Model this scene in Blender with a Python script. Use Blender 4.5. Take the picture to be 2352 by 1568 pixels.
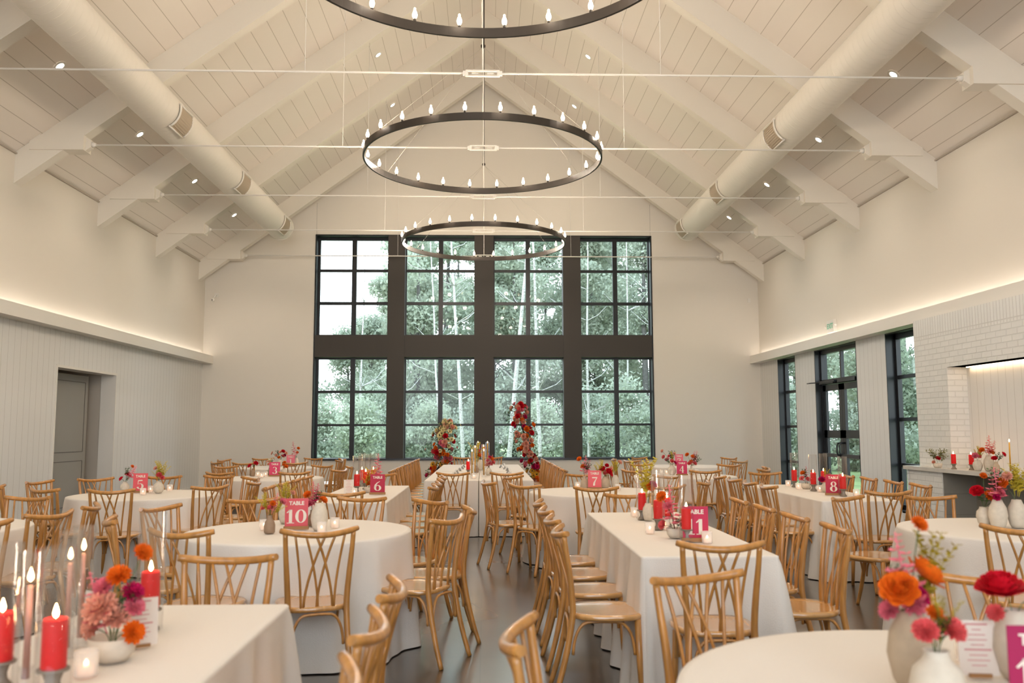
import bpy, bmesh, math, random
import numpy as np
from mathutils import Vector, Matrix, Euler
PI=math.pi
sc=bpy.context.scene
COL=sc.collection
def cleanup():
    for o in list(bpy.data.objects): bpy.data.objects.remove(o)
cleanup()
# ------------------------------------------------------------------ camera
H=1.45
F_PX,PITCH,YAW,ROLL=1982.8,.10152,.03104,-.00246
cam=bpy.data.cameras.new('camera'); camo=bpy.data.objects.new('camera',cam); COL.objects.link(camo)
cam.sensor_width=36; cam.lens=F_PX*36/2352; cam.clip_start=.05; cam.clip_end=300
cam.dof.use_dof=True; cam.dof.focus_distance=13.0; cam.dof.aperture_fstop=2.8
Fw=Vector((math.sin(YAW)*math.cos(PITCH),math.cos(YAW)*math.cos(PITCH),math.sin(PITCH)))
R0=Vector((math.cos(YAW),-math.sin(YAW),0)); U0=R0.cross(Fw)
c_,s_=math.cos(ROLL),math.sin(ROLL)
R1=c_*R0+s_*U0; U1=c_*U0-s_*R0
m=Matrix((R1,U1,-Fw)).transposed().to_4x4(); m.translation=Vector((0,0,H))
camo.matrix_world=m; sc.camera=camo
# ------------------------------------------------------------------ world, exposure
w=bpy.data.worlds.new('sky'); sc.world=w; w.use_nodes=True
nt=w.node_tree; bg=nt.nodes['Background']
tc=nt.nodes.new('ShaderNodeTexCoord'); sp=nt.nodes.new('ShaderNodeSeparateXYZ'); mr=nt.nodes.new('ShaderNodeMapRange'); rp=nt.nodes.new('ShaderNodeValToRGB')
nt.links.new(tc.outputs['Generated'],sp.inputs[0]); nt.links.new(sp.outputs['Z'],mr.inputs['Value'])
mr.inputs['From Min'].default_value=-.05; mr.inputs['From Max'].default_value=.7
nt.links.new(mr.outputs[0],rp.inputs[0]); nt.links.new(rp.outputs[0],bg.inputs['Color'])
rp.color_ramp.elements[0].color=(.93,.96,1,1); rp.color_ramp.elements[1].color=(.64,.81,1,1)
bg.inputs['Strength'].default_value=4.3
vs=sc.view_settings; vs.view_transform='Standard'; vs.look='None'; vs.gamma=1; vs.use_curve_mapping=False; vs.exposure=0.42
cy=sc.cycles; cy.use_denoising=True; cy.use_adaptive_sampling=True; cy.adaptive_threshold=.025; cy.max_bounces=8; cy.diffuse_bounces=4; cy.glossy_bounces=4; cy.transmission_bounces=6; cy.transparent_max_bounces=24
cy.caustics_reflective=False; cy.caustics_refractive=False; cy.sample_clamp_indirect=4.0
RING_W=21.0      # watts per lamp point of a chandelier (12 per ring)
DOWN_W=44.0      # watts per ceiling downlight
COVE_E=6.5       # emission of the cove strips
WARM=(1.0,.835,.655)
# ------------------------------------------------------------------ room numbers
XL,XR=-6.79,6.73; XM=-.034; YB=20.9; YF=-6.0
ZE,ZRI,ZBB=5.453,10.434,.465     # eave, ridge, beam drop
SL=(ZRI-ZE)/(XR-XM)
BAY=2.687; BY=[20.408-BAY*k for k in range(0,10)]   # near faces of the rafters
def zc(x): return ZRI-SL*abs(x-XM)
# ------------------------------------------------------------------ materials
MATS={}
def mat(name,col,rough=.6,spec=.3,metal=0,emit=None,es=0,bump=0,bscale=40,noise=0,nscale=8,coat=0,trans=0,alpha=1,ior=1.45,sub=0,stretch=None):
    if name in MATS: return MATS[name]
    mt=bpy.data.materials.new(name); mt.use_nodes=True; n=mt.node_tree; b=n.nodes['Principled BSDF']
    b.inputs['Base Color'].default_value=(*col,1); b.inputs['Roughness'].default_value=rough
    b.inputs['Specular IOR Level'].default_value=spec; b.inputs['Metallic'].default_value=metal
    b.inputs['IOR'].default_value=ior
    if emit: b.inputs['Emission Color'].default_value=(*emit,1); b.inputs['Emission Strength'].default_value=es
    if coat: b.inputs['Coat Weight'].default_value=coat; b.inputs['Coat Roughness'].default_value=.17
    if trans: b.inputs['Transmission Weight'].default_value=trans
    if alpha<1: b.inputs['Alpha'].default_value=alpha
    if sub: b.inputs['Subsurface Weight'].default_value=sub; b.inputs['Subsurface Radius'].default_value=(.02,.008,.005)
    if bump or noise:
        t=n.nodes.new('ShaderNodeTexCoord'); ns=n.nodes.new('ShaderNodeTexNoise'); src=t.outputs['Object']
        if stretch:
            mp=n.nodes.new('ShaderNodeMapping'); mp.inputs['Scale'].default_value=stretch; n.links.new(src,mp.inputs[0]); src=mp.outputs[0]
        n.links.new(src,ns.inputs['Vector'])
        if noise:
            ns.inputs['Scale'].default_value=nscale
            r=n.nodes.new('ShaderNodeValToRGB'); n.links.new(ns.outputs['Fac'],r.inputs[0])
            r.color_ramp.elements[0].position=.3; r.color_ramp.elements[1].position=.7
            r.color_ramp.elements[0].color=(*[c*(1-noise) for c in col],1); r.color_ramp.elements[1].color=(*[min(1,c*(1+noise)) for c in col],1)
            n.links.new(r.outputs[0],b.inputs['Base Color'])
        if bump:
            nb=n.nodes.new('ShaderNodeTexNoise'); nb.inputs['Scale'].default_value=bscale; n.links.new(src,nb.inputs['Vector'])
            bp=n.nodes.new('ShaderNodeBump'); bp.inputs['Strength'].default_value=bump; bp.inputs['Distance'].default_value=.01
            n.links.new(nb.outputs['Fac'],bp.inputs['Height']); n.links.new(bp.outputs[0],b.inputs['Normal'])
    MATS[name]=mt; return mt
def glass(name,tint=(1,1,1),rough=.02,gl=.07):
    # thin-walled glass: mostly clear, mirror-like at grazing angles
    mt=bpy.data.materials.new(name); mt.use_nodes=True; n=mt.node_tree; n.nodes.clear()
    o=n.nodes.new('ShaderNodeOutputMaterial'); mx=n.nodes.new('ShaderNodeMixShader'); tr=n.nodes.new('ShaderNodeBsdfTransparent'); g=n.nodes.new('ShaderNodeBsdfGlossy')
    lw=n.nodes.new('ShaderNodeLayerWeight'); pw=n.nodes.new('ShaderNodeMath'); pw.operation='POWER'; n.links.new(lw.outputs['Facing'],pw.inputs[0]); pw.inputs[1].default_value=3.5
    fr=n.nodes.new('ShaderNodeMath'); fr.operation='MULTIPLY_ADD'; n.links.new(pw.outputs[0],fr.inputs[0]); fr.inputs[1].default_value=gl*3.2; fr.inputs[2].default_value=gl*.18
    tr.inputs[0].default_value=(*tint,1); g.inputs['Roughness'].default_value=rough
    n.links.new(fr.outputs[0],mx.inputs[0]); n.links.new(tr.outputs[0],mx.inputs[1]); n.links.new(g.outputs[0],mx.inputs[2]); n.links.new(mx.outputs[0],o.inputs[0])
    MATS[name]=mt; return mt
def groove(name,col,axis,pitch,width,depth_col,rough=.55,off=0.0,scale_axis2=None):
    # painted boards: dark narrow joints every `pitch` metres along a world axis
    mt=bpy.data.materials.new(name); mt.use_nodes=True; n=mt.node_tree; b=n.nodes['Principled BSDF']
    b.inputs['Roughness'].default_value=rough; b.inputs['Specular IOR Level'].default_value=.25
    t=n.nodes.new('ShaderNodeTexCoord'); s=n.nodes.new('ShaderNodeSeparateXYZ'); n.links.new(t.outputs['Object'],s.inputs[0])
    def M(op,a,bv=None):
        q=n.nodes.new('ShaderNodeMath'); q.operation=op
        if isinstance(a,(int,float)): q.inputs[0].default_value=a
        else: n.links.new(a,q.inputs[0])
        if bv is not None:
            if isinstance(bv,(int,float)): q.inputs[1].default_value=bv
            else: n.links.new(bv,q.inputs[1])
        return q.outputs[0]
    v=M('ADD',s.outputs[axis],off+100*pitch); fr=M('FRACT',M('DIVIDE',v,pitch)); d=M('ABSOLUTE',M('SUBTRACT',fr,.5))
    g=M('GREATER_THAN',d,.5-width/pitch/2)
    mx=n.nodes.new('ShaderNodeMix'); mx.data_type='RGBA'; n.links.new(g,mx.inputs[0]); mx.inputs[6].default_value=(*col,1); mx.inputs[7].default_value=(*depth_col,1)
    n.links.new(mx.outputs[2],b.inputs['Base Color'])
    bp=n.nodes.new('ShaderNodeBump'); bp.inputs['Strength'].default_value=.6; bp.inputs['Distance'].default_value=.004; n.links.new(M('SUBTRACT',1.0,g),bp.inputs['Height']); n.links.new(bp.outputs[0],b.inputs['Normal'])
    MATS[name]=mt; return mt
def brick(name,col,mort,sx,w,h,rot=0,ms=.008,off=.5,rough=.35,var=.05):
    # sx: which world axes feed the brick pattern ('YZ' or 'XZ')
    mt=bpy.data.materials.new(name); mt.use_nodes=True; n=mt.node_tree; b=n.nodes['Principled BSDF']
    t=n.nodes.new('ShaderNodeTexCoord'); s=n.nodes.new('ShaderNodeSeparateXYZ'); cb=n.nodes.new('ShaderNodeCombineXYZ'); n.links.new(t.outputs['Object'],s.inputs[0])
    a,c=(sx[0],sx[1]) if not rot else (sx[1],sx[0])
    n.links.new(s.outputs[a],cb.inputs['X']); n.links.new(s.outputs[c],cb.inputs['Y'])
    br=n.nodes.new('ShaderNodeTexBrick'); n.links.new(cb.outputs[0],br.inputs['Vector']); br.inputs['Scale'].default_value=1
    br.inputs['Brick Width'].default_value=w; br.inputs['Row Height'].default_value=h; br.inputs['Mortar Size'].default_value=ms; br.inputs['Mortar Smooth'].default_value=.3
    br.offset=off; br.inputs['Color1'].default_value=(*col,1); br.inputs['Color2'].default_value=(*[q*(1-var) for q in col],1); br.inputs['Mortar'].default_value=(*mort,1)
    n.links.new(br.outputs['Color'],b.inputs['Base Color']); b.inputs['Roughness'].default_value=rough; b.inputs['Specular IOR Level'].default_value=.4
    iv=n.nodes.new('ShaderNodeMath'); iv.operation='SUBTRACT'; iv.inputs[0].default_value=1; n.links.new(br.outputs['Fac'],iv.inputs[1])
    ns=n.nodes.new('ShaderNodeTexNoise'); ns.inputs['Scale'].default_value=12; n.links.new(t.outputs['Object'],ns.inputs['Vector'])
    ad=n.nodes.new('ShaderNodeMath'); ad.operation='MULTIPLY_ADD'; n.links.new(ns.outputs['Fac'],ad.inputs[0]); ad.inputs[1].default_value=.35; n.links.new(iv.outputs[0],ad.inputs[2])
    bp=n.nodes.new('ShaderNodeBump'); bp.inputs['Strength'].default_value=.7; bp.inputs['Distance'].default_value=.008; n.links.new(ad.outputs[0],bp.inputs['Height']); n.links.new(bp.outputs[0],b.inputs['Normal'])
    MATS[name]=mt; return mt
PAINT=(.80,.75,.67)
m_wall=mat('wall_paint',PAINT,.7,.2,bump=.03,bscale=60)
m_ceil=groove('ceiling_boards',(.83,.77,.70),'X',.2455,.009,(.56,.50,.43),off=-XM)
m_ship=groove('shiplap',(.79,.78,.75),'Y',.166,.008,(.60,.58,.545))
m_trim=mat('trim_white',(.82,.79,.73),.5,.3)
m_beam=mat('beam_white',(.80,.75,.66),.6,.25,bump=.08,bscale=25)
m_dark=mat('window_surround',(.060,.053,.047),.55,.3,bump=.05,bscale=80)
m_black=mat('black_frame',(.011,.012,.014),.35,.5)
m_glass=glass('window_glass',(.96,.985,.98))
m_clear=glass('clear_glass',(.975,.975,.975),.03,.10)
m_brick=brick('white_brick',(.80,.79,.75),(.70,.69,.65),'YZ',.222,.0785)
m_brickx=brick('white_brick_return',(.80,.79,.75),(.70,.69,.65),'XZ',.222,.0785)
m_sold=brick('soldier_course',(.80,.79,.75),(.68,.66,.62),'YZ',.40,.068,rot=1,off=0)
m_tile=brick('stacked_tile',(.56,.49,.38),(.38,.32,.24),'YZ',.30,.062,rot=1,off=0,ms=.004,rough=.16,var=.12)
m_taupe=brick('firebox_tile',(.30,.27,.22),(.25,.22,.18),'YZ',.28,.07,rot=1,off=0,ms=.004,rough=.5,var=.03)
m_stone=mat('mantel_stone',(.60,.57,.52),.25,.5,noise=.06,nscale=6)
m_wood=mat('honey_wood',(.47,.212,.048),.32,.5,noise=.22,nscale=5,coat=.6,stretch=(6,6,1.2))
m_wseat=mat('honey_seat',(.56,.285,.085),.22,.5,noise=.16,nscale=4,coat=1.0,stretch=(12,1,1)); m_wseat.node_tree.nodes['Principled BSDF'].inputs['Coat IOR'].default_value=1.8
m_cloth=mat('linen_cloth',(.76,.71,.645),.85,.15,bump=.25,bscale=220)
m_iron=mat('ring_iron',(.035,.028,.022),.45,.4)
m_bulb=mat('bulb_glow',(1,.9,.75),.3,.3,emit=(1,.82,.60),es=14)
m_tip=mat('bulb_tip',(1,.9,.8),.1,.5,emit=(1,.75,.5),es=1.6,alpha=.6)
m_lamp=mat('downlight_glow',(1,1,1),.3,.3,emit=(1,.9,.78),es=14)
m_cove=mat('cove_glow',(1,1,1),.3,.3,emit=(1,.89,.79),es=COVE_E)
m_duct=mat('duct_white',(.80,.76,.68),.45,.35)
m_grille=mat('grille_tan',(.55,.46,.35),.6,.2)
def floor_mat():
    mt=bpy.data.materials.new('polished_concrete'); mt.use_nodes=True; n=mt.node_tree; b=n.nodes['Principled BSDF']
    t=n.nodes.new('ShaderNodeTexCoord'); s=n.nodes.new('ShaderNodeSeparateXYZ'); n.links.new(t.outputs['Object'],s.inputs[0])
    ns=n.nodes.new('ShaderNodeTexNoise'); ns.inputs['Scale'].default_value=.7; ns.inputs['Detail'].default_value=2; n.links.new(t.outputs['Object'],ns.inputs['Vector'])
    r=n.nodes.new('ShaderNodeValToRGB'); n.links.new(ns.outputs['Fac'],r.inputs[0]); r.color_ramp.elements[0].position=.3; r.color_ramp.elements[1].position=.72
    r.color_ramp.elements[0].color=(.024,.018,.013,1); r.color_ramp.elements[1].color=(.046,.035,.026,1)
    def M(op,a,bv):
        q=n.nodes.new('ShaderNodeMath'); q.operation=op
        for i,x in ((0,a),(1,bv)):
            if isinstance(x,(int,float)): q.inputs[i].default_value=x
            else: n.links.new(x,q.inputs[i])
        return q.outputs[0]
    def line(o,off,p): return M('GREATER_THAN',M('ABSOLUTE',M('SUBTRACT',M('FRACT',M('DIVIDE',M('ADD',o,off+50*p),p),0),.5),0),.5-.004/p)
    g=M('MAXIMUM',line(s.outputs['X'],.03,3.0),line(s.outputs['Y'],-5.72,3.0))
    mx=n.nodes.new('ShaderNodeMix'); mx.data_type='RGBA'; n.links.new(g,mx.inputs[0]); n.links.new(r.outputs[0],mx.inputs[6]); mx.inputs[7].default_value=(.008,.007,.006,1)
    n.links.new(mx.outputs[2],b.inputs['Base Color'])
    n2=n.nodes.new('ShaderNodeTexNoise'); n2.inputs['Scale'].default_value=1.2; n2.inputs['Detail'].default_value=1; n.links.new(t.outputs['Object'],n2.inputs['Vector'])
    r2=n.nodes.new('ShaderNodeMapRange'); n.links.new(n2.outputs['Fac'],r2.inputs[0]); r2.inputs['To Min'].default_value=.22; r2.inputs['To Max'].default_value=.36; n.links.new(r2.outputs[0],b.inputs['Roughness'])
    b.inputs['Specular IOR Level'].default_value=.9; b.inputs['Coat Weight'].default_value=1.0; b.inputs['Coat Roughness'].default_value=.17; b.inputs['Coat IOR'].default_value=1.6
    return mt
m_floor=floor_mat()
# ------------------------------------------------------------------ mesh helpers
def bm_(): return bmesh.new()
def box(bm,x0,x1,y0,y1,z0,z1):
    vs=[bm.verts.new(p) for p in ((x0,y0,z0),(x1,y0,z0),(x1,y1,z0),(x0,y1,z0),(x0,y0,z1),(x1,y0,z1),(x1,y1,z1),(x0,y1,z1))]
    for f in ((3,2,1,0),(4,5,6,7),(0,1,5,4),(1,2,6,5),(2,3,7,6),(3,0,4,7)): bm.faces.new([vs[i] for i in f])
    return vs
def prism(bm,pts,axis,a,b):
    # polygon pts in the plane normal to `axis`, extruded a..b
    def P(p,t): return {'Y':(p[0],t,p[1]),'X':(t,p[0],p[1]),'Z':(p[0],p[1],t)}[axis]
    A=[bm.verts.new(P(p,a)) for p in pts]; B=[bm.verts.new(P(p,b)) for p in pts]; n=len(pts)
    bm.faces.new(A[::-1]); bm.faces.new(B)
    for i in range(n): bm.faces.new((A[i],A[(i+1)%n],B[(i+1)%n],B[i]))
def tube(bm,path,rad,seg=8,cap=True,flat=1.0,smooth=True):
    path=[Vector(p) for p in path]; n=len(path)
    if not hasattr(rad,'__len__'): rad=[rad]*n
    up=None; rings=[]
    for i,p in enumerate(path):
        t=(path[min(i+1,n-1)]-path[max(i-1,0)]).normalized()
        if up is None:
            up=Vector((0,0,1)) if abs(t.z)<.9 else Vector((1,0,0))
        s=t.cross(up).normalized(); up=s.cross(t).normalized()
        rings.append([bm.verts.new(p+rad[i]*(math.cos(a)*s+flat*math.sin(a)*up)) for a in [2*PI*k/seg for k in range(seg)]])
    for i in range(n-1):
        for k in range(seg):
            f=bm.faces.new((rings[i][k],rings[i][(k+1)%seg],rings[i+1][(k+1)%seg],rings[i+1][k])); f.smooth=smooth
    if cap: bm.faces.new(rings[0][::-1]); bm.faces.new(rings[-1])
    return rings
def lathe(bm,prof,seg=20,c=(0,0,0),ribs=0,smooth=True):
    rings=[]
    for r,z in prof:
        if r<1e-5: rings.append([bm.verts.new((c[0],c[1],c[2]+z))]); continue
        rings.append([bm.verts.new((c[0]+r*(1+(ribs*math.cos(PI*k) if ribs else 0))*math.cos(2*PI*k/seg),c[1]+r*(1+(ribs*math.cos(PI*k) if ribs else 0))*math.sin(2*PI*k/seg),c[2]+z)) for k in range(seg)])
    for a,b in zip(rings,rings[1:]):
        for k in range(seg):
            k2=(k+1)%seg
            if len(a)==1 and len(b)==1: continue
            if len(a)==1: f=bm.faces.new((a[0],b[k2],b[k]))
            elif len(b)==1: f=bm.faces.new((a[k],a[k2],b[0]))
            else: f=bm.faces.new((a[k],a[k2],b[k2],b[k]))
            f.smooth=smooth
def ball(bm,c,r,sx=1,sy=1,sz=1,u=8,v=6):
    lathe(bm,[(max(0,r*math.sin(PI*i/v)) if 0<i<v else 0,-r*sz*math.cos(PI*i/v)) for i in range(v+1)],u,c)
def obj(name,bm,m=None,parent=None,recalc=True,**props):
    me=bpy.data.meshes.new(name)
    if recalc: bmesh.ops.recalc_face_normals(bm,faces=bm.faces[:])
    bm.to_mesh(me); bm.free()
    if m: me.materials.append(m)
    o=bpy.data.objects.new(name,me); COL.objects.link(o)
    if parent: o.parent=parent
    for k,v in props.items(): o[k]=v
    return o
def inst(name,src,parent=None,m=None,loc=(0,0,0),rot=None,scale=None):
    o=bpy.data.objects.new(name,src); COL.objects.link(o)
    if parent: o.parent=parent
    o.location=loc
    if rot is not None:
        o.rotation_mode='XYZ'; o.rotation_euler=rot
    if scale is not None: o.scale=(scale,)*3 if not hasattr(scale,'__len__') else scale
    if m: 
        o.material_slots[0].link='OBJECT'; o.material_slots[0].material=m
    return o
def mesh(bm,name,m=None,recalc=True):
    me=bpy.data.meshes.new(name)
    if recalc: bmesh.ops.recalc_face_normals(bm,faces=bm.faces[:])
    bm.to_mesh(me); bm.free()
    if m: me.materials.append(m)
    return me
def thing(name,label,cat,loc=(0,0,0),rz=0,group=None):
    o=bpy.data.objects.new(name,None); o.empty_display_size=.1; COL.objects.link(o); o.location=loc; o.rotation_euler=(0,0,rz)
    o['label']=label; o['category']=cat
    if group: o['group']=group
    return o
def tag(o,label,cat,group=None):
    o['label']=label; o['category']=cat
    if group: o['group']=group
    return o
def struct(name,bm,m,parent=None,**k):
    o=obj(name,bm,m,parent)
    if not parent: o['kind']='structure'
    for a,b in k.items(): o[a]=b
    return o
def copy_tree(o,parent=None):
    c=o.copy(); COL.objects.link(c); c.parent=parent
    for ch in list(o.children): copy_tree(ch,c)
    return c
def light(name,kind,loc,power,col,parent=None,**k):
    l=bpy.data.lights.new(name,kind); l.energy=power; l.color=col
    for a,b in k.items(): setattr(l,a,b)
    o=bpy.data.objects.new(name,l); COL.objects.link(o); o.location=loc
    if parent: o.parent=parent
    return o
CHAIRS=[
(-4.76,16.7,251,"at table one, ten o'clock seat",'chairs around table one'),
(-4.58,15.72,314,"at table one, eight o'clock seat",'chairs around table one'),
(-4.11,15.35,348,"at table one, six o'clock seat",'chairs around table one'),
(-3.41,15.42,26,"at table one, five o'clock seat",'chairs around table one'),
(-4.3,17.23,207,"at table one, eleven o'clock seat",'chairs around table one'),
(-3.51,17.27,157,"at table one, one o'clock seat",'chairs around table one'),
(-2.95,16.34,87,"at table one, three o'clock seat",'chairs around table one'),
(-2.97,16.83,116,"at table one, two o'clock seat",'chairs around table one'),
(-3.87,13.56,225,"at table three, ten o'clock seat",'chairs around table three'),
(-2.69,13.66,150,"at table three, one o'clock seat",'chairs around table three'),
(-2.28,12.49,67,"at table three, four o'clock seat",'chairs around table three'),
(-2.28,13.23,113,"at table three, two o'clock seat",'chairs around table three'),
(-2.66,11.95,29,"at table three, five o'clock seat",'chairs around table three'),
(-3.46,11.94,341,"at table three, seven o'clock seat",'chairs around table three'),
(-3.35,10.62,161,"at table five, one o'clock seat",'chairs around table five'),
(-2.95,10.28,132,"at table five, two o'clock seat",'chairs around table five'),
(-2.76,9.62,91,"at table five, three o'clock seat",'chairs around table five'),
(-2.95,9.03,53,"at table five, four o'clock seat",'chairs around table five'),
(-3.57,8.63,7,"at table five, six o'clock seat",'chairs around table five'),
(-4.38,10.22,228,"at table five, ten o'clock seat",'chairs around table five'),
(-3.88,10.55,191,"at table five, twelve o'clock seat",'chairs around table five'),
(-4.72,9.8,259,"at table five, nine o'clock seat",'chairs around table five'),
(-4.15,8.79,330,"at table five, seven o'clock seat",'chairs around table five'),
(-4.68,9.1,297,"at table five, eight o'clock seat",'chairs around table five'),
(-3.92,7.31,169,"at the left edge round table, twelve o'clock seat",'chairs around the left edge round table'),
(-3.2,6.16,75,"at the left edge round table, three o'clock seat",'chairs around the left edge round table'),
(-3.2,6.64,105,"at the left edge round table, two o'clock seat",'chairs around the left edge round table'),
(-3.3,5.63,46,"at the left edge round table, four o'clock seat",'chairs around the left edge round table'),
(-2.15,5.75,294,"at table ten, eight o'clock seat",'chairs around table ten'),
(-2.17,6.44,251,"at table ten, ten o'clock seat",'chairs around table ten'),
(-1.64,5.21,339,"at table ten, seven o'clock seat",'chairs around table ten'),
(-1.01,5.22,17,"at table ten, five o'clock seat",'chairs around table ten'),
(-0.45,5.72,64,"at table ten, four o'clock seat",'chairs around table ten'),
(-0.36,6.21,95,"at table ten, three o'clock seat",'chairs around table ten'),
(-0.6,6.8,134,"at table ten, two o'clock seat",'chairs around table ten'),
(-1.77,6.99,209,"at table ten, eleven o'clock seat",'chairs around table ten'),
(-1.08,7.05,167,"at table ten, twelve o'clock seat",'chairs around table ten'),
(0.26,9.46,286,"at table seven, eight o'clock seat",'chairs around table seven'),
(0.52,10.3,234,"at table seven, ten o'clock seat",'chairs around table seven'),
(0.56,9.04,315,'at table seven, half past seven seat','chairs around table seven'),
(1.1,8.65,351,"at table seven, six o'clock seat",'chairs around table seven'),
(1.23,10.68,183,"at table seven, twelve o'clock seat",'chairs around table seven'),
(2,10.32,128,"at table seven, two o'clock seat",'chairs around table seven'),
(2.12,9.36,65,"at table seven, four o'clock seat",'chairs around table seven'),
(1.72,8.83,26,"at table seven, five o'clock seat",'chairs around table seven'),
(2.02,12.7,281,"at table four, nine o'clock seat",'chairs around table four'),
(2.59,13.74,203,"at table four, eleven o'clock seat",'chairs around table four'),
(2.21,12.12,316,"at table four, seven o'clock seat",'chairs around table four'),
(2.98,11.95,2,"at table four, six o'clock seat",'chairs around table four'),
(3.66,13.48,130,"at table four, two o'clock seat",'chairs around table four'),
(3.87,12.72,80,"at table four, three o'clock seat",'chairs around table four'),
(3.73,12.26,51,"at table four, four o'clock seat",'chairs around table four'),
(2.67,16.37,266,"at table two, nine o'clock seat",'chairs around table two'),
(2.82,15.7,303,"at table two, eight o'clock seat",'chairs around table two'),
(3.2,17.05,216,"at table two, eleven o'clock seat",'chairs around table two'),
(4.56,16.77,120,"at table two, two o'clock seat",'chairs around table two'),
(4.34,15.36,32,"at table two, five o'clock seat",'chairs around table two'),
(3.68,6.91,180,"at the right edge round table, twelve o'clock seat",'chairs around the right edge round table'),
(3.1,6.9,211,"at the right edge round table, eleven o'clock seat",'chairs around the right edge round table'),
(3.18,5.09,330,"at the right edge round table, seven o'clock seat",'chairs around the right edge round table'),
(0.91,3.15,203,"at the bottom right round table, eleven o'clock seat",'chairs around the bottom right round table'),
(0.34,2.44,260,"at the bottom right round table, nine o'clock seat",'chairs around the bottom right round table'),
(1.76,3.08,149,"at the bottom right round table, one o'clock seat",'chairs around the bottom right round table'),
(-1.9,8.72,270,'on left long side of table six, nearest the camera','chairs along table six'),
(-1.9,9.34,270,'on left long side of table six, second from the camera','chairs along table six'),
(-1.9,9.95,270,'on left long side of table six, third from the camera','chairs along table six'),
(-1.9,10.55,270,'on left long side of table six, farthest from the camera','chairs along table six'),
(-0.76,8.7,90,'on right long side of table six, nearest the camera','chairs along table six'),
(-0.76,9.28,90,'on right long side of table six, second from the camera','chairs along table six'),
(-0.76,9.86,90,'on right long side of table six, third from the camera','chairs along table six'),
(-0.76,10.44,90,'on right long side of table six, farthest from the camera','chairs along table six'),
(-1.04,12.1,270,'on left side of the head table, nearest the camera','chairs along the head table'),
(-1.04,12.72,270,'on left side of the head table, second from the camera','chairs along the head table'),
(-1.04,13.34,270,'on left side of the head table, third from the camera','chairs along the head table'),
(-1.04,13.96,270,'on left side of the head table, fourth from the camera','chairs along the head table'),
(-1.04,14.58,270,'on left side of the head table, fifth from the camera','chairs along the head table'),
(-1.04,15.2,270,'on left side of the head table, sixth from the camera','chairs along the head table'),
(-1.04,15.82,270,'on left side of the head table, seventh from the camera','chairs along the head table'),
(-1.04,16.44,270,'on left side of the head table, farthest from the camera','chairs along the head table'),
(0.85,12.1,90,'on right side of the head table, nearest the camera','chairs along the head table'),
(0.85,12.72,90,'on right side of the head table, second from the camera','chairs along the head table'),
(0.85,13.34,90,'on right side of the head table, third from the camera','chairs along the head table'),
(0.85,13.96,90,'on right side of the head table, fourth from the camera','chairs along the head table'),
(0.85,14.58,90,'on right side of the head table, fifth from the camera','chairs along the head table'),
(0.85,15.2,90,'on right side of the head table, sixth from the camera','chairs along the head table'),
(0.85,15.82,90,'on right side of the head table, seventh from the camera','chairs along the head table'),
(0.85,16.44,90,'on right side of the head table, farthest from the camera','chairs along the head table'),
(3.05,8.62,270,'on left long side of table eight, nearest the camera','chairs along table eight'),
(3.05,9.2,270,'on left long side of table eight, second from the camera','chairs along table eight'),
(3.05,9.8,270,'on left long side of table eight, third from the camera','chairs along table eight'),
(3.05,10.4,270,'on left long side of table eight, farthest from the camera','chairs along table eight'),
(4.13,8.62,90,'on right long side of table eight, nearest the camera','chairs along table eight'),
(4.13,9.2,90,'on right long side of table eight, second from the camera','chairs along table eight'),
(4.13,9.8,90,'on right long side of table eight, third from the camera','chairs along table eight'),
(4.13,10.4,90,'on right long side of table eight, farthest from the camera','chairs along table eight'),
(0.67,4.93,270,'on left long side of table eleven, nearest the camera','chairs along table eleven'),
(0.67,5.55,270,'on left long side of table eleven, second from the camera','chairs along table eleven'),
(0.67,6.17,270,'on left long side of table eleven, third from the camera','chairs along table eleven'),
(0.67,6.79,270,'on left long side of table eleven, farthest from the camera','chairs along table eleven'),
(1.77,4.96,90,'on right long side of table eleven, nearest the camera','chairs along table eleven'),
(1.77,5.6,90,'on right long side of table eleven, second from the camera','chairs along table eleven'),
(1.77,6.22,90,'on right long side of table eleven, third from the camera','chairs along table eleven'),
(1.77,6.84,90,'on right long side of table eleven, farthest from the camera','chairs along table eleven'),
(-0.58,2.02,90,'on right side of bottom left long table, nearest the camera','chairs along the bottom left long table'),
(-0.58,2.6,90,'on right side of bottom left long table, second from the camera','chairs along the bottom left long table'),
(-0.58,3.17,90,'on right side of bottom left long table, farthest from the camera','chairs along the bottom left long table'),
(-1.3,8.16,0,'at the near end of table six','chairs along table six'),
(-1.35,10.97,180,'at the far end of table six','chairs along table six'),
(-0.41,11.59,0,'at the near end of the head table, left one','chairs along the head table'),
(0.27,11.59,0,'at the near end of the head table, right one','chairs along the head table'),
(-0.45,17.52,180,'at the window end of the head table, left one','chairs along the head table'),
(0.14,17.52,180,'at the window end of the head table, right one','chairs along the head table'),
(1.25,7.29,180,'at the far end of table eleven','chairs along table eleven'),
(1.17,4.54,0,'at the near end of table eleven','chairs along table eleven'),
(3.6,10.87,180,'at the far end of table eight','chairs along table eight'),
(3.6,7.95,0,'at the near end of table eight','chairs along table eight'),
(-1.14,3.72,180,'at the far end of the bottom left long table','chairs along the bottom left long table'),
]
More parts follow.
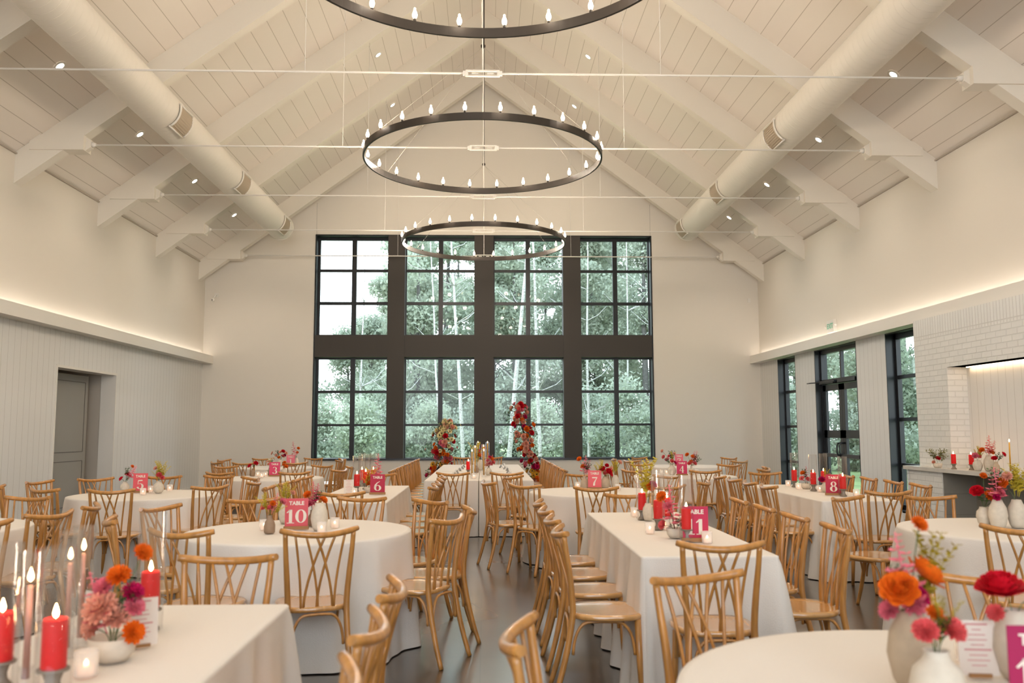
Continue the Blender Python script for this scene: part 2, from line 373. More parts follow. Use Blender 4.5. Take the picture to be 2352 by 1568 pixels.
ITEMS=[
('sign','10',-1.31,6.13,.765,8),
('sign','5',-3.82,9.80,.765,4),
('sign','3',-3.13,13.07,.765,4),
('sign','1',-3.68,16.6,.765,0),
('sign','7',1.26,10.02,.765,3),
('sign','4',2.93,12.91,.765,2),
('sign','2',3.65,16.3,.765,0),
('sign','6',-1.15,9.37,.765,2),
('sign','8',3.61,8.95,.765,-14),
('sign','11',1.29,5.35,.765,-6),
('vot','table ten, left of the sign',-1.53,6.12,.765),
('vot','table ten, right of the white vase',-1.06,6.22,.765),
('vot','table ten, before the white vase',-1.10,5.94,.765),
('vot','table five, just right of the sign',-3.73,9.86,.765),
('vot','table five, before the sign',-3.66,9.47,.765),
('vot','table five, rightmost',-3.59,10.06,.765),
('vot','table three, beside the red flowers',-3.40,13.15,.765),
('vot','table three, middle of three',-3.25,12.79,.765),
('vot','table three, nearest the sign',-3.27,13.1,.765),
('vot','table seven, left of the tan vase',1.09,10.25,.765),
('vot','table seven, rightmost',1.49,9.79,.765),
('vot','table four, left of the ivory vase',2.77,13.25,.765),
('vot','table four, right end',3.22,13.2,.765),
('vot','table six, before the menu card',-1.39,9.33,.765),
('vot','table eleven, at its far end',1.18,6.89,.765),
('vot','table eleven, by the second candle',1.09,5.78,.765),
('vot','table eleven, behind the flower bowl',1.24,6.02,.765),
('vot','table eleven, nearest the camera',1.34,5.27,.765),
('vot','table eight, at its far end',3.64,10.39,.765),
('vot','table eight, second from far end',3.57,9.86,.765),
('vot','table eight, by the third candle',3.66,9.45,.765),
('vot','table eight, nearest the camera',3.79,8.82,.765),
('vot','the bottom left long table, before the flower bowl',-1.12,2.54,.765),
('vot','the head table near end',-0.16,12.34,.765),
('vot','the bottom right round table, behind its vases',1.43,2.60,.765),
('pil','table eleven, farthest from the camera',1.20,6.66,.765,0.4),
('pil','table eleven, third from the camera',1.29,6.18,.765,0.4),
('pil','table eleven, second from the camera',1.19,6.00,.765,0.4),
('pil','table eleven, nearest the camera',1.24,5.37,.765,0.4),
('pil','table eight, farthest from the camera',3.66,10.23,.765,0.4),
('pil','table eight, third from the camera',3.89,9.92,.765,0.4),
('pil','table eight, second from the camera',3.64,9.58,.765,0.4),
('pil','table eight, nearest the camera',3.66,8.83,.765,0.4),
('pil','table six, nearest the camera',-1.41,9.64,.765,0.4),
('pil','table six, farthest from the camera',-1.37,10.73,.765,0.4),
('pil','table six, second from the camera',-1.39,10.20,.765,0.4),
('pil','table six, third from the camera',-1.51,10.74,.765,0.4),
('pil','the bottom left long table, right front',-1.12,2.35,.765,0.38),
('pil','the bottom left long table, at frame edge',-1.30,2.43,.765,0.38),
('pil','the bottom left long table, farthest',-1.16,3.10,.765,0.4),
('pil','the head table, left of the tapers',-0.26,13.41,.765,0),
('tap','the bottom left long table, between the pillars',-1.22,2.41,.765,0.24,0.36,'pink'),
('tap','the bottom left long table, behind the right pillar',-1.27,2.74,.765,0.25,0.38,'pink'),
('tap','the bottom left long table, by the flowers',-1.29,2.87,.765,0.26,0.38,'pink'),
('tap','the head table, nearest on the left',-0.19,12.45,.765,0.33,0.36,'yellow'),
('tap','the head table, nearest on the right',-0.02,12.66,.765,0.33,0.4,'yellow'),
('tap','the head table, second on the left',-0.16,13.66,.765,0.36,0.42,'yellow'),
('tap','the head table, second on the right',-0.03,14.35,.765,0.36,0.44,'yellow'),
('tap','the head table, farthest on the left',-0.13,15.65,.765,0.4,0.46,'yellow'),
('tap','the head table, farthest on the right',0.04,15.63,.765,0.4,0.46,'yellow'),
('vase','table ten, left of its sign',-1.44,5.91,.765,'bottle','brown',1,'a'),
('vase','table ten, right of its sign',-1.24,6.34,.765,'bottle','brown',0.95,'b'),
('vase','table ten, tallest',-1.14,6.07,.765,'tall','ivory',1.15,''),
('vase','table ten, behind its sign',-1.48,6.53,.765,'tall','ivory',0.9,'c'),
('vase','table five, left of its sign',-4.05,9.95,.765,'round','ivory',0.95,'d'),
('vase','table five, right of its sign',-3.59,9.72,.765,'round','ivory',1.1,'e'),
('vase','table three, left end',-3.48,13.16,.765,'bottle','brown',0.95,'f'),
('vase','table three, behind its sign',-3.28,13.39,.765,'bottle','brown',1,'g'),
('vase','table three, right of its sign',-3.06,13.37,.765,'round','ivory',0.9,'h'),
('vase','table one, left of its sign',-3.90,16.7,.765,'round','ivory',1.1,'i'),
('vase','table one, right of its sign',-3.60,16.7,.765,'tall','ivory',1,'j'),
('vase','table seven, left of its sign',1.16,10.17,.765,'bottle','tan',1.2,'k'),
('vase','table seven, right of its sign',1.40,10.16,.765,'round','tan',1.15,'l'),
('vase','table seven, right end',1.54,10.30,.765,'tall','ivory',0.9,'m'),
('vase','table seven, behind its sign',1.33,10.25,.765,'round','ivory',0.9,'n'),
('vase','table four, left of its sign',2.82,13.1,.765,'round','ivory',1.25,'o'),
('vase','table four, right of its sign',3.12,13.1,.765,'bottle','ivory',1.1,'p'),
('vase','table two, left of its sign',3.52,16.4,.765,'round','ivory',1,'q'),
('vase','table two, right of its sign',3.93,16.4,.765,'round','ivory',1,'r'),
('vase','table six, beside its sign',-1.29,9.70,.765,'bowl','ivory',1,'s'),
('vase','table six, behind its sign',-1.27,10.19,.765,'tall','ivory',0.8,'t'),
('vase','table eleven, before the candles',1.21,5.54,.765,'bowl','ivory',1.1,'u'),
('vase','table eleven, behind the far candle',1.23,6.59,.765,'tall','ivory',0.8,'v'),
('vase','table eight, between the candles',3.69,9.93,.765,'bowl','ivory',1.1,'w'),
('vase','table eight, left of its sign',3.69,9.38,.765,'round','ivory',0.9,'x'),
('vase','the right edge round table, ribbed one',3.53,6.09,.765,'ribbed','ivory',1.1,'y'),
('vase','the right edge round table, tallest',3.56,5.98,.765,'tall','ivory',1.2,'z'),
('vase','the right edge round table, rightmost',3.69,5.97,.765,'tall','ivory',1.2,'A'),
('vase','the bottom right round table, tan one',1.14,2.34,.765,'tall','tan',1.25,'B'),
('vase','the bottom right round table, white ball',1.10,2.14,.765,'round','ivory',1.25,'C'),
('vase','the bottom right round table, at frame edge',1.47,2.42,.765,'tall','ivory',1.15,'D'),
('vase','the bottom left long table',-1.12,2.71,.765,'bowl','ivory',1.25,'E'),
('vase','the head table, left of the tapers',-0.14,13.93,.765,'bottle','brown',1,'F'),
('vase','the head table, right of the tapers',0.05,13.13,.765,'round','ivory',1,'G'),
('vase','the head table, between the tapers',-0.08,14.81,.765,'tall','ivory',1.1,'H'),
('card','table six, behind the front candle',-1.47,9.46,.765,10),
('card','the bottom left long table, by the flowers',-1.095,2.86,.765,30),
('card','the bottom left long table, middle',-1.30,2.98,.765,-25),
('card','table one, left of its sign',-4.06,16.62,.765,5),
('card','the bottom right round table',1.37,2.43,.765,-8),
('vase','the mantel, left end',6.30,11.95,.9055,'bowl','ivory',1.1,'I'),
('vase','the mantel, ribbed one',6.32,11.0,.9055,'ribbed','ivory',1.15,'J'),
('vase','the mantel, tallest',6.44,10.95,.9055,'tall','ivory',1.25,'K'),
('vase','the mantel, tan one',6.38,10.69,.9055,'bottle','tan',1.1,'L'),
('pil','the mantel, left one',6.31,11.55,.9055,0),
('pil','the mantel, right one',6.40,11.28,.9055,0),
('tap','the mantel, leaning',6.36,10.37,.9055,.34,0,'yellow'),
('sign','12',1.335,2.10,.765,-4),
]
PLACE_CARDS=[(-0.47,13.05),(-0.46,13.82),(-0.45,14.69),(-0.42,15.33),(-0.41,16.03),(0.35,16.34),(0.30,15.79),(0.36,15.26),(0.39,14.62),(0.38,13.89)]
# ================================================================== the room
b=bm_(); box(b,XL-1.6,XR+.4,YF,YB+.4,-.2,0); struct('floor',b,m_floor)
# back wall with the big opening
WX0,WX1,WZ0,WZ1=-4.13,4.085,.756,6.19
def gable(b,y0,y1,x0,x1,z0,z1):
    prism(b,[(XL-.25,0),(x0,0),(x0,zc(x0)+.3),(XL-.25,zc(XL-.25)+.3)],'Y',y0,y1)
    prism(b,[(x1,0),(XR+.25,0),(XR+.25,zc(XR+.25)+.3),(x1,zc(x1)+.3)],'Y',y0,y1)
    box(b,x0,x1,y0,y1,0,z0)
    prism(b,[(x0,z1),(x1,z1),(x1,zc(x1)+.3),(XM,ZRI+.3),(x0,zc(x0)+.3)],'Y',y0,y1)
b=bm_(); gable(b,YB,YB+.35,WX0,WX1,WZ0,WZ1); struct('wall_back',b,m_wall)
b=bm_(); gable(b,YF-.3,YF,-4.5,4.5,.3,6.4); struct('wall_front',b,m_wall)
b=bm_()
for x in (-4.13,4.08): box(b,x-.004,x+.004,YB-.003,YB+.001,6.19,7.0)
struct('trim_1',b,mat('joint_line',(.45,.42,.37),.8))  # thin darker joint lines rising from the opening's upper corners
# side walls: upper painted, lower boarded
ZL0,ZL1=3.035,3.225
b=bm_(); box(b,XL-.25,XL,YF,YB,ZL0,ZE+.15); struct('wall_left',b,m_wall)
b=bm_(); D0,D1,DT=13.88,16.08,2.465
box(b,XL-.25,XL,YF,D0,0,ZL0); box(b,XL-.25,XL,D1,YB,0,ZL0); box(b,XL-.25,XL,D0,D1,DT,ZL0)
struct('wall_left_boarding',b,m_ship)
b=bm_(); box(b,XR,XR+.25,YF,YB,ZL0,ZE+.15); struct('wall_right',b,m_wall)
b=bm_()
OP=[(18.52,19.65),(15.42,17.42),(12.95,14.27)]      # side openings: narrow window, door, window beside the brick
ys=[YF]+[v for o in sorted(OP) for v in o]+[YB]
for i in range(0,len(ys),2): box(b,XR,XR+.25,ys[i],ys[i+1],0,ZL0)
for a,c in OP:
    if a!=15.42: box(b,XR,XR+.25,a,c,0,.12)
struct('wall_right_boarding',b,m_ship)
# ceiling slopes
for nm,s in (('ceiling_left',-1),('ceiling_right',1)):
    b=bm_(); xe=XL-.25 if s<0 else XR+.25
    prism(b,[(xe,zc(xe)),(XM,ZRI),(XM,ZRI+.2),(xe,zc(xe)+.2)],'Y',YF-.3,YB+.35); struct(nm,b,m_ceil)
# dark shadow gap trim at the eaves
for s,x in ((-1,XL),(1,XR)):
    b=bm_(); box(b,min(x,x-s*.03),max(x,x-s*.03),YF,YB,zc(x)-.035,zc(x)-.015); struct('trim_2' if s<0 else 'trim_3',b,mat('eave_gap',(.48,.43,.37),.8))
# rafters: one object per pair side
for k,y in enumerate(BY):
    if y<YF: break
    for s,xw in ((-1,XL),(1,XR)):
        b=bm_(); prism(b,[(XM,ZRI-ZBB),(xw,zc(xw)-ZBB),(xw,zc(xw)+.05),(XM,ZRI+.05)],'Y',y,y+.19)
        struct('ceiling_beam',b,m_beam)
# ledges with cove light
for s,xw in ((-1,XL),(1,XR)):
    b=bm_(); x1=xw-s*.25
    box(b,min(xw,x1),max(xw,x1),YF,YB,ZL0,ZL1-.02)
    box(b,min(x1,x1+s*.03),max(x1,x1+s*.03),YF,YB,ZL1-.02,ZL1)
    struct('trim_4' if s<0 else 'trim_5',b,m_trim,label='white ledge along the '+('left' if s<0 else 'right')+' wall')
    b=bm_(); x2=xw-s*.10; box(b,min(x2,x2+s*.03),max(x2,x2+s*.03),YF+.1,YB-.1,ZL1-.019,ZL1-.012)
    tag(obj('cove_light_strip',b,m_cove),'glowing light strip lying on the white ledge of the %s wall'%('left' if s<0 else 'right'),'light strip')
# baseboards
b=bm_(); box(b,XL,XR,YB-.02,YB,0,.14); struct('baseboard_back',b,m_trim)
b=bm_(); box(b,XL,XL+.02,YF,D0,0,.14); box(b,XL,XL+.02,D1,YB-.02,0,.14); struct('baseboard_left',b,m_trim)
# doorway on the left: recess, casing, grey sliding panel
b=bm_(); box(b,XL-1.3,XL-1.25,D0-.3,D1+.02,0,2.9); box(b,XL-1.3,XL-.25,D1,D1+.05,0,2.9); box(b,XL-1.3,XL-.25,D0-.3,D0-.25,0,2.9); box(b,XL-1.3,XL-.25,D0-.3,D1,DT+.02,DT+.06)
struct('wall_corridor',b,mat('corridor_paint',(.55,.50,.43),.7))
b=bm_(); box(b,XL-.26,XL+.012,D0-.03,D0+.012,0,DT+.03); box(b,XL-.26,XL+.012,D1-.012,D1+.02,0,DT+.03); box(b,XL-.26,XL+.012,D0+.012,D1-.012,DT-.012,DT+.03)
struct('trim_6',b,m_trim)
dm=mat('door_grey',(.34,.33,.30),.6)
d=thing('door_1','grey panelled sliding door inside the left wall opening','door',(XL-.42,D0,0)); d['kind']='structure'
b=bm_(); box(b,0,.04,0,1.95,.01,2.42); obj('door_leaf',b,dm,d)
b=bm_()
for z0,z1 in ((.15,.92),(1.08,2.3)):
    for z in (z0,z1): box(b,.04,.046,.12,1.83,z-.006,z+.006)
    for y in (.12,1.83): box(b,.04,.046,y-.006,y+.006,z0,z1)
obj('door_panel',b,mat('panel_line',(.16,.15,.14),.6),d)
# ---------------- big back window: surround, four units
YW=YB+.28
b=bm_()
for x0,x1 in ((-2.375,-1.965),(-.27,.20),(1.905,2.335)): box(b,x0,x1,YB-.02,YB+.36,WZ0,WZ1)
for x0,x1 in ((WX0,-2.375),(-1.965,-.27),(.20,1.905),(2.335,WX1)): box(b,x0,x1,YB-.005,YB+.35,3.20,3.73)
struct('window_surround',b,m_dark,label='dark brown piers and band between the panes of the big window')
b=bm_()
box(b,WX0-.02,WX0+.012,YB-.012,YB+.3,WZ0-.02,WZ1+.02); box(b,WX1-.012,WX1+.02,YB-.012,YB+.3,WZ0-.02,WZ1+.02)
box(b,WX0,WX1,YB-.012,YB+.3,WZ1-.01,WZ1+.02)
struct('trim_7',b,m_black)
b=bm_(); box(b,WX0-.02,WX1+.02,YB-.04,YB+.3,WZ0-.03,WZ0+.012); struct('window_sill',b,mat('sill_black',(.02,.02,.023),.25,.6))
UN=[(-4.07,-2.41,-3.235),(-1.94,-.27,-1.10),(.23,1.91,1.055),(2.37,4.05,3.225)]
ZR=[(3.77,4.51,4.58,5.33,5.39,6.12),(.78,1.54,1.59,2.34,2.40,3.16)]
wi=1
for (x0,x1,xm) in UN:
    for zr in ZR:
        t=thing('window_%d'%wi,'','window',(0,YW,0)); del t['label']; del t['category']; t['kind']='structure'; wi+=1
        b=bm_(); fz0,fz1=zr[0]-.06,zr[5]+.06
        box(b,x0-.06,x0,-.04,.04,fz0,fz1); box(b,x1,x1+.06,-.04,.04,fz0,fz1)
        box(b,x0,x1,-.04,.04,fz0,zr[0]); box(b,x0,x1,-.04,.04,zr[5],fz1)
        obj('window_frame',b,m_black,t)
        b=bm_(); box(b,xm-.055,xm+.055,-.045,.045,zr[0],zr[5])
        for z0,z1 in ((zr[1],zr[2]),(zr[3],zr[4])): box(b,x0,xm-.055,-.035,.035,z0-.002,z1+.002); box(b,xm+.055,x1,-.035,.035,z0-.002,z1+.002)
        obj('muntin',b,m_black,t)
        b=bm_(); box(b,x0,x1,.004,.010,zr[0],zr[5]); obj('pane',b,m_glass,t)
# ---------------- right wall windows and door
def sidewin(n,a,c,cols,zs):
    t=thing('window_%d'%n,'','window',(XR,0,0)); del t['label']; del t['category']; t['kind']='structure'
    b=bm_(); box(b,.0,.25,a-.0,a+.02,.1,ZL0); box(b,.0,.25,c-.02,c,.1,ZL0); box(b,.0,.25,a,c,ZL0-.02,ZL0+.0); box(b,0,.25,a,c,.10,.13)
    obj('reveal',b,m_black,t)
    b=bm_(); box(b,.14,.21,a+.02,a+.09,.13,ZL0-.02); box(b,.14,.21,c-.09,c-.02,.13,ZL0-.02); box(b,.14,.21,a,c,ZL0-.1,ZL0-.02); box(b,.14,.21,a,c,.13,.2)
    obj('window_frame',b,m_black,t)
    b=bm_()
    for z in zs: box(b,.15,.20,a+.09,c-.09,z-.03,z+.03)
    for y in cols: box(b,.15,.20,y-.03,y+.03,.2,ZL0-.1)
    obj('muntin',b,m_black,t)
    b=bm_(); box(b,.173,.178,a+.09,c-.09,.2,ZL0-.1); obj('pane',b,m_glass,t)
sidewin(9,*OP[0],[],[.72,1.50,2.28]); sidewin(10,*OP[2],[],[.85,1.60,2.30])
a,c=OP[1]
t=thing('door_2','black framed double glass door with transom on the right wall','door',(XR,0,0)); t['kind']='structure'
b=bm_(); box(b,0,.25,a,a+.03,0,ZL0); box(b,0,.25,c-.03,c,0,ZL0); box(b,0,.25,a,c,ZL0-.02,ZL0)
box(b,.10,.20,a+.03,a+.10,0,ZL0-.02); box(b,.10,.20,c-.10,c-.03,0,ZL0-.02); box(b,.10,.20,a,c,ZL0-.09,ZL0-.02); box(b,.10,.20,a,c,2.33,2.43)
obj('door_frame',b,m_black,t)
b=bm_(); ym=(a+c)/2; box(b,.12,.18,ym-.03,ym+.03,2.43,ZL0-.09); obj('transom_bar',b,m_black,t)
b=bm_(); box(b,.148,.153,a+.1,c-.1,2.43,ZL0-.09); obj('transom_pane',b,m_glass,t)
for y0,y1,s in ((a+.10,ym-.004,1),(ym+.004,c-.10,-1)):
    b=bm_(); box(b,.12,.17,y0,y0+.13,.01,2.32); box(b,.12,.17,y1-.13,y1,.01,2.32); box(b,.12,.17,y0,y1,2.20,2.32); box(b,.12,.17,y0,y1,.01,.26); box(b,.12,.17,y0,y1,1.27,1.42)
    lf=obj('door_leaf',b,m_black,t)
    b=bm_(); box(b,.143,.148,y0+.13,y1-.13,.26,2.20); obj('pane',b,m_glass,lf)
    b=bm_(); box(b,.04,.075,y0+.04,y1-.05,.90,.97); box(b,.07,.12,y0+.05,y0+.11,.90,.97); box(b,.07,.12,y1-.11,y1-.05,.90,.97); obj('push_bar',b,mat('bar_black',(.02,.02,.022),.3,.6),lf)
    yh=y1-.06 if s>0 else y0+.06
    b=bm_(); tube(b,[(.115,yh,.93),(.03,yh,.95),(.015,yh,1.0),(.015,yh,1.12),(.03,yh,1.17),(.115,yh,1.18)],.016,8); obj('door_handle',b,m_black,lf)
b=bm_(); box(b,.02,.10,a+.15,a+.95,2.335,2.40); box(b,.0,.05,c-.95,c-.25,2.36,2.385); tube(b,[(.04,c-.3,2.37),(-.12,c-.05,2.37),(-.12,c+.12,2.37)],.012,6); box(b,.02,.10,c-.85,c-.15,2.335,2.40)
obj('door_closer',b,m_black,t)
# ---------------- brick chimney breast with niche, mantel and firebox
BX,MX=6.45,6.225; NY=11.86; BC=12.74; BN=7.6; NN=8.6
b=bm_()
box(b,BX,XR,NY,BC,.88,2.76); box(b,BX,XR,BN,NN,.88,2.76); box(b,BX,XR,NN,NY,2.30,2.76)
struct('wall_chimney',b,m_brick)
b=bm_(); box(b,BX,XR,BN,BC,2.76,ZL0+.02); struct('wall_chimney_top',b,m_sold)
b=bm_()
for x0,x1 in ((BX+.004,XR+.10),): box(b,x0,x1,NY-.006,NY+.01,.9,2.30)
box(b,BX+.002,XR,BC,BC+.006,.9,ZL0)
box(b,MX+.002,XR,BC-.05,BC-.044,0,.85)
struct('wall_chimney_return',b,m_brickx)
b=bm_(); box(b,XR+.02,XR+.10,NN,NY,.88,2.32); struct('wall_niche_tile',b,m_tile)
b=bm_(); box(b,BX+.002,XR+.1,NN,NY,2.30,2.302); struct('trim_8',b,m_trim)
b=bm_(); box(b,XR-.06,XR-.03,NN+.1,NY-.1,2.288,2.30)
tag(obj('niche_light_strip',b,mat('niche_glow',(1,1,1),.3,.3,emit=(1,.72,.45),es=9)),'warm light strip under the top of the tiled niche','light strip')
b=bm_(); FY=11.76
box(b,MX+.03,XR,FY,BC-.06,0,.853); box(b,MX+.03,XR,BN,NN,0,.853)
struct('wall_hearth',b,m_brick)
b=bm_(); box(b,XR-.02,XR+.02,NN,FY,0,.853); box(b,MX+.04,XR,FY-.012,FY,0,.853); struct('wall_firebox',b,m_taupe)
b=bm_(); box(b,MX-.02,XR+.09,BN,NY-.01,.853,.905); box(b,MX-.02,BX+.01,NY-.01,BC+.03,.853,.905)
bmesh.ops.remove_doubles(b,verts=b.verts[:],dist=.0005)
tag(obj('mantel_shelf',b,m_stone),'pale stone mantel shelf across the white brick fireplace','shelf')
# ---------------- ducts
for s,x,z in ((-1,-4.64,6.01),(1,4.70,6.09)):
    ye=19.35 if s<0 else 19.6
    t=thing('air_duct','round white spiral air duct under the %s ceiling slope'%('left' if s<0 else 'right'),'duct',(x,0,z))
    b=bm_(); n=64; r=.28; pr=[]
    y=YF
    while y<ye-.06:
        pr+= [(r,y),(r,y+.006),(r,y+.112),(r,y+.118),(r+.002,y+.124),(r,y+.13)]; y+=.13
    pr+=[(r,ye)]
    rings=[[b.verts.new((q*math.cos(2*PI*k/32),yy,q*math.sin(2*PI*k/32))) for k in range(32)] for q,yy in pr]
    for A,B in zip(rings,rings[1:]):
        for k in range(32): f=b.faces.new((A[k],A[(k+1)%32],B[(k+1)%32],B[k])); f.smooth=True
    b.faces.new(rings[-1]); obj('duct_pipe',b,m_duct,t)
    b=bm_()
    for yy in (ye,):
        tube(b,[((r+.008)*math.cos(a),yy-.02,(r+.008)*math.sin(a)) for a in [2*PI*k/32 for k in range(33)]],.012,5,cap=False)
    obj('duct_collar',b,m_duct,t)
    for yy in (12.3,15.5,18.75) if s<0 else (12.9,16.2,19.2):
        b=bm_(); a0,a1=(-PI*.32,PI*.06) if s<0 else (PI-PI*.06,PI+PI*.32)
        N=10
        for j in range(N):
            p,q=a0+(a1-a0)*j/N,a0+(a1-a0)*(j+.55)/N
            rr=r+.022
            vs_=[b.verts.new((rr*math.cos(w_),yv,rr*math.sin(w_))) for w_,yv in ((p,yy-.24),(q,yy-.24),(q,yy+.24),(p,yy+.24))]; b.faces.new(vs_)
            rr=r+.012
            vs_=[b.verts.new((rr*math.cos(w_),yv,rr*math.sin(w_))) for w_,yv in ((p,yy-.24),(p+(a1-a0)/N,yy-.24),(p+(a1-a0)/N,yy+.24),(p,yy+.24))]; b.faces.new(vs_)
        g=obj('duct_grille',b,m_grille,t,recalc=False)
        b=bm_()
        for w_ in (a0-.03,a1+.03): tube(b,[((r+.02)*math.cos(w_),yv,(r+.02)*math.sin(w_)) for yv in (yy-.26,yy+.26)],.018,4)
        for yv in (yy-.25,yy+.25): tube(b,[((r+.02)*math.cos(a0+(a1-a0)*j/8),yv,(r+.02)*math.sin(a0+(a1-a0)*j/8)) for j in range(9)],.018,4)
        obj('grille_frame',b,m_duct,g)
# ---------------- tie rods
ZRD=5.60
ODN=['nearest the camera','second from the camera','third from the camera','fourth from the camera','nearest the window']
for k in range(5):
    y=BY[4-k]+.095
    t=thing('tie_rod','thin white steel tie rod across the room, '+ODN[k],'tie rod',(XM,y,ZRD),group='tie rods under the rafters')
    b=bm_(); tube(b,[(-5.76,0,0),(-.22,0,0)],.0125,8); tube(b,[(.22,0,0),(5.76,0,0)],.0125,8); obj('rod',b,m_trim,t)
    b=bm_()
    for s in (-1,1): box(b,-.2,.2,-.012,.012,s*.032-.008,s*.032+.008); box(b,s*.2-.03 if s>0 else -.23,s*.2+.03 if s>0 else -.17,-.014,.014,-.026,.026)
    box(b,-.13,-.05,-.006,.006,-.008,.008); box(b,.05,.13,-.006,.006,-.008,.008)
    obj('turnbuckle',b,m_trim,t)
    for x in (-2.07,2.10):
        b=bm_(); tube(b,[(x,0,.01),(x,0,zc(x+XM)-ZRD-ZBB)],.004,5); obj('hanger',b,m_trim,t)
    b=bm_(); tube(b,[(0,0,.03),(0,0,ZRI-ZRD-ZBB)],.007,5)
    obj('hanger',b,m_trim,t)
    for s in (-1,1):
        b=bm_(); xw=XR-XM if s>0 else XL-XM
        xa=s*5.78; xb=s*6.55
        za=zc(s*6.3+XM)-ZBB
        prism(b,[(xa,-.11),(xb,-.11),(xb,.11),(xa,.11)],'Y',-.125,.125)
        prism(b,[(xa,-.10),(xa-s*.07,-.05),(xa-s*.07,.06),(xa,.10)],'Y',-.05,.05)
        obj('end_block',b,m_beam,t)
        b=bm_(); tube(b,[(xa-s*.13,0,0),(xa-s*.07,0,0)],[.022,.045],8); obj('end_nut',b,m_trim,t)
# ---------------- downlights
pos=[]
for k in range(7):
    y=19.28-2.677*k
    for x in (-5.67,5.60): pos.append((x,y))
    if k<7: pos+= [(-2.14,y),(2.06,y)]
cnm={-5.67:'outer left',-2.14:'inner left',2.06:'inner right',5.60:'outer right'}
ordn=['nearest the window','second from the window','third from the window','fourth from the window','fifth from the window','sixth from the window','seventh from the window']
for x,y in pos:
    k=int(round((19.28-y)/2.677)); a=math.atan(SL)*(-1 if x>XM else 1)
    t=thing('downlight','round recessed ceiling downlight, %s row, %s'%(cnm[x],ordn[k]),'downlight',(x,y,zc(x)-.001),group='recessed ceiling downlights')
    t.rotation_euler=(0,-a,0)
    b=bm_(); lathe(b,[(.055,-.004),(.055,-.012),(.085,-.012),(.088,-.002)],20); obj('trim_ring',b,m_trim,t)
    b=bm_(); lathe(b,[(0,-.006),(.054,-.006)],16); obj('lens',b,m_lamp,t)
    l=light('downlight_lamp','SPOT',(x,y,zc(x)-.05),DOWN_W,(1,.86,.70),spot_size=1.9,spot_blend=.8,shadow_soft_size=.05)
# ---------------- chandeliers
HR_=5.139; RD=1.613; RY=[16.886-5.374*k for k in range(5)]
cn=['nearest the window','in the middle, wholly in view','cut off by the top of the photo','unseen overhead, added for light','at the rear']
b=bm_(); n=96
for q in range(n):
    pass
def ringmesh():
    b=bm_(); n=96; prof=[(RD-.0125,-.045),(RD+.0125,-.045),(RD+.0125,.045),(RD-.0125,.045)]
    rr=[[b.verts.new((r*math.cos(2*PI*k/n),r*math.sin(2*PI*k/n),z)) for r,z in prof] for k in range(n)]
    for k in range(n):
        for j in range(4): f=b.faces.new((rr[k][j],rr[(k+1)%n][j],rr[(k+1)%n][(j+1)%4],rr[k][(j+1)%4])); f.smooth=False
    return mesh(b,'ring',m_iron)
ring_me=ringmesh()
b=bm_(); lathe(b,[(0,.045),(.014,.045),(.014,.075),(0,.075)],10); sock_me=mesh(b,'socket',m_iron)
b=bm_(); lathe(b,[(0,.07),(.014,.073),(.023,.095),(.024,.115),(.016,.142),(.008,.155),(0,.158)],12); bulb_me=mesh(b,'bulb',m_bulb)
b=bm_(); lathe(b,[(.010,.156),(.013,.165),(.009,.178),(0,.182)],8); tip_me=mesh(b,'bulb_tip',m_tip)
for i in range(4):  # the fourth ring hangs out of view, added for the light it gives
    y=RY[i]; t=thing('chandelier','large black ring chandelier of upright bulbs, '+cn[i],'chandelier',(XM,y,HR_),group='ring chandeliers down the middle')
    inst('ring',ring_me,t)
    hz=6.75-HR_
    b=bm_(); tube(b,[(0,0,hz),(0,0,ZRI-HR_)],.014,8); lathe(b,[(0,hz-.03),(.03,hz-.03),(.035,hz),(.02,hz+.02),(0,hz+.02)],12); obj('stem',b,m_iron,t)
    for k in range(6):
        a=2*PI*(k+.5)/6; b=bm_(); tube(b,[(0,0,hz-.02),(RD*math.cos(a),RD*math.sin(a),.04)],.0022,4); obj('cable',b,mat('steel_cable',(.5,.46,.40),.4,.4),t)
    for k in range(24):
        a=2*PI*(k+.5)/24+PI/2; p=(RD*math.cos(a),RD*math.sin(a),0)
        s=inst('bulb_socket',sock_me,t,loc=p); q=inst('bulb',bulb_me,s); inst('bulb_tip',tip_me,s)
        if k%2==0: light('bulb_lamp','POINT',(p[0]+XM,p[1]+y,HR_+.11),RING_W*(.55 if i==3 else 1),WARM,shadow_soft_size=.05)
# ---------------- exit sign, camera, thermostat
t=thing('exit_sign','small white exit sign with green letters above the door ledge','sign',(XR,16.4,3.41))
b=bm_(); box(b,-.06,0,-.17,.17,-.11,.13); obj('sign_box',b,m_trim,t)
def text_mesh(body,size,ext=.0015,off=0.0):
    cu=bpy.data.curves.new('t','FONT'); cu.body=body; cu.size=size; cu.extrude=ext; cu.offset=off; cu.align_x='CENTER'; cu.align_y='CENTER'; cu.resolution_u=3
    to=bpy.data.objects.new('t',cu); COL.objects.link(to); dg=bpy.context.evaluated_depsgraph_get(); me=bpy.data.meshes.new_from_object(to.evaluated_get(dg)); bpy.data.objects.remove(to); bpy.data.curves.remove(cu); return me
me=text_mesh('EXIT',.14,.002,.002); me.materials.append(mat('exit_green',(.25,.58,.42),.5)); o=inst('lettering',me,t,loc=(-.063,0,.01),rot=(PI/2,0,-PI/2)); 
b=bm_(); tube(b,[(-.03,.19,.02),(-.03,.23,.02)],.014,6); ball(b,(-.05,.24,.02),.028); tube(b,[(-.03,-.19,.02),(-.03,-.23,.02)],.014,6); ball(b,(-.05,-.24,.02),.028); obj('lamp_head',b,m_trim,t)
t=thing('security_camera','small white security camera at the left corner of the window wall','camera',(-6.5,YB,4.62))
b=bm_(); box(b,-.05,.05,-.03,0,.03,.13); obj('bracket',b,m_trim,t)
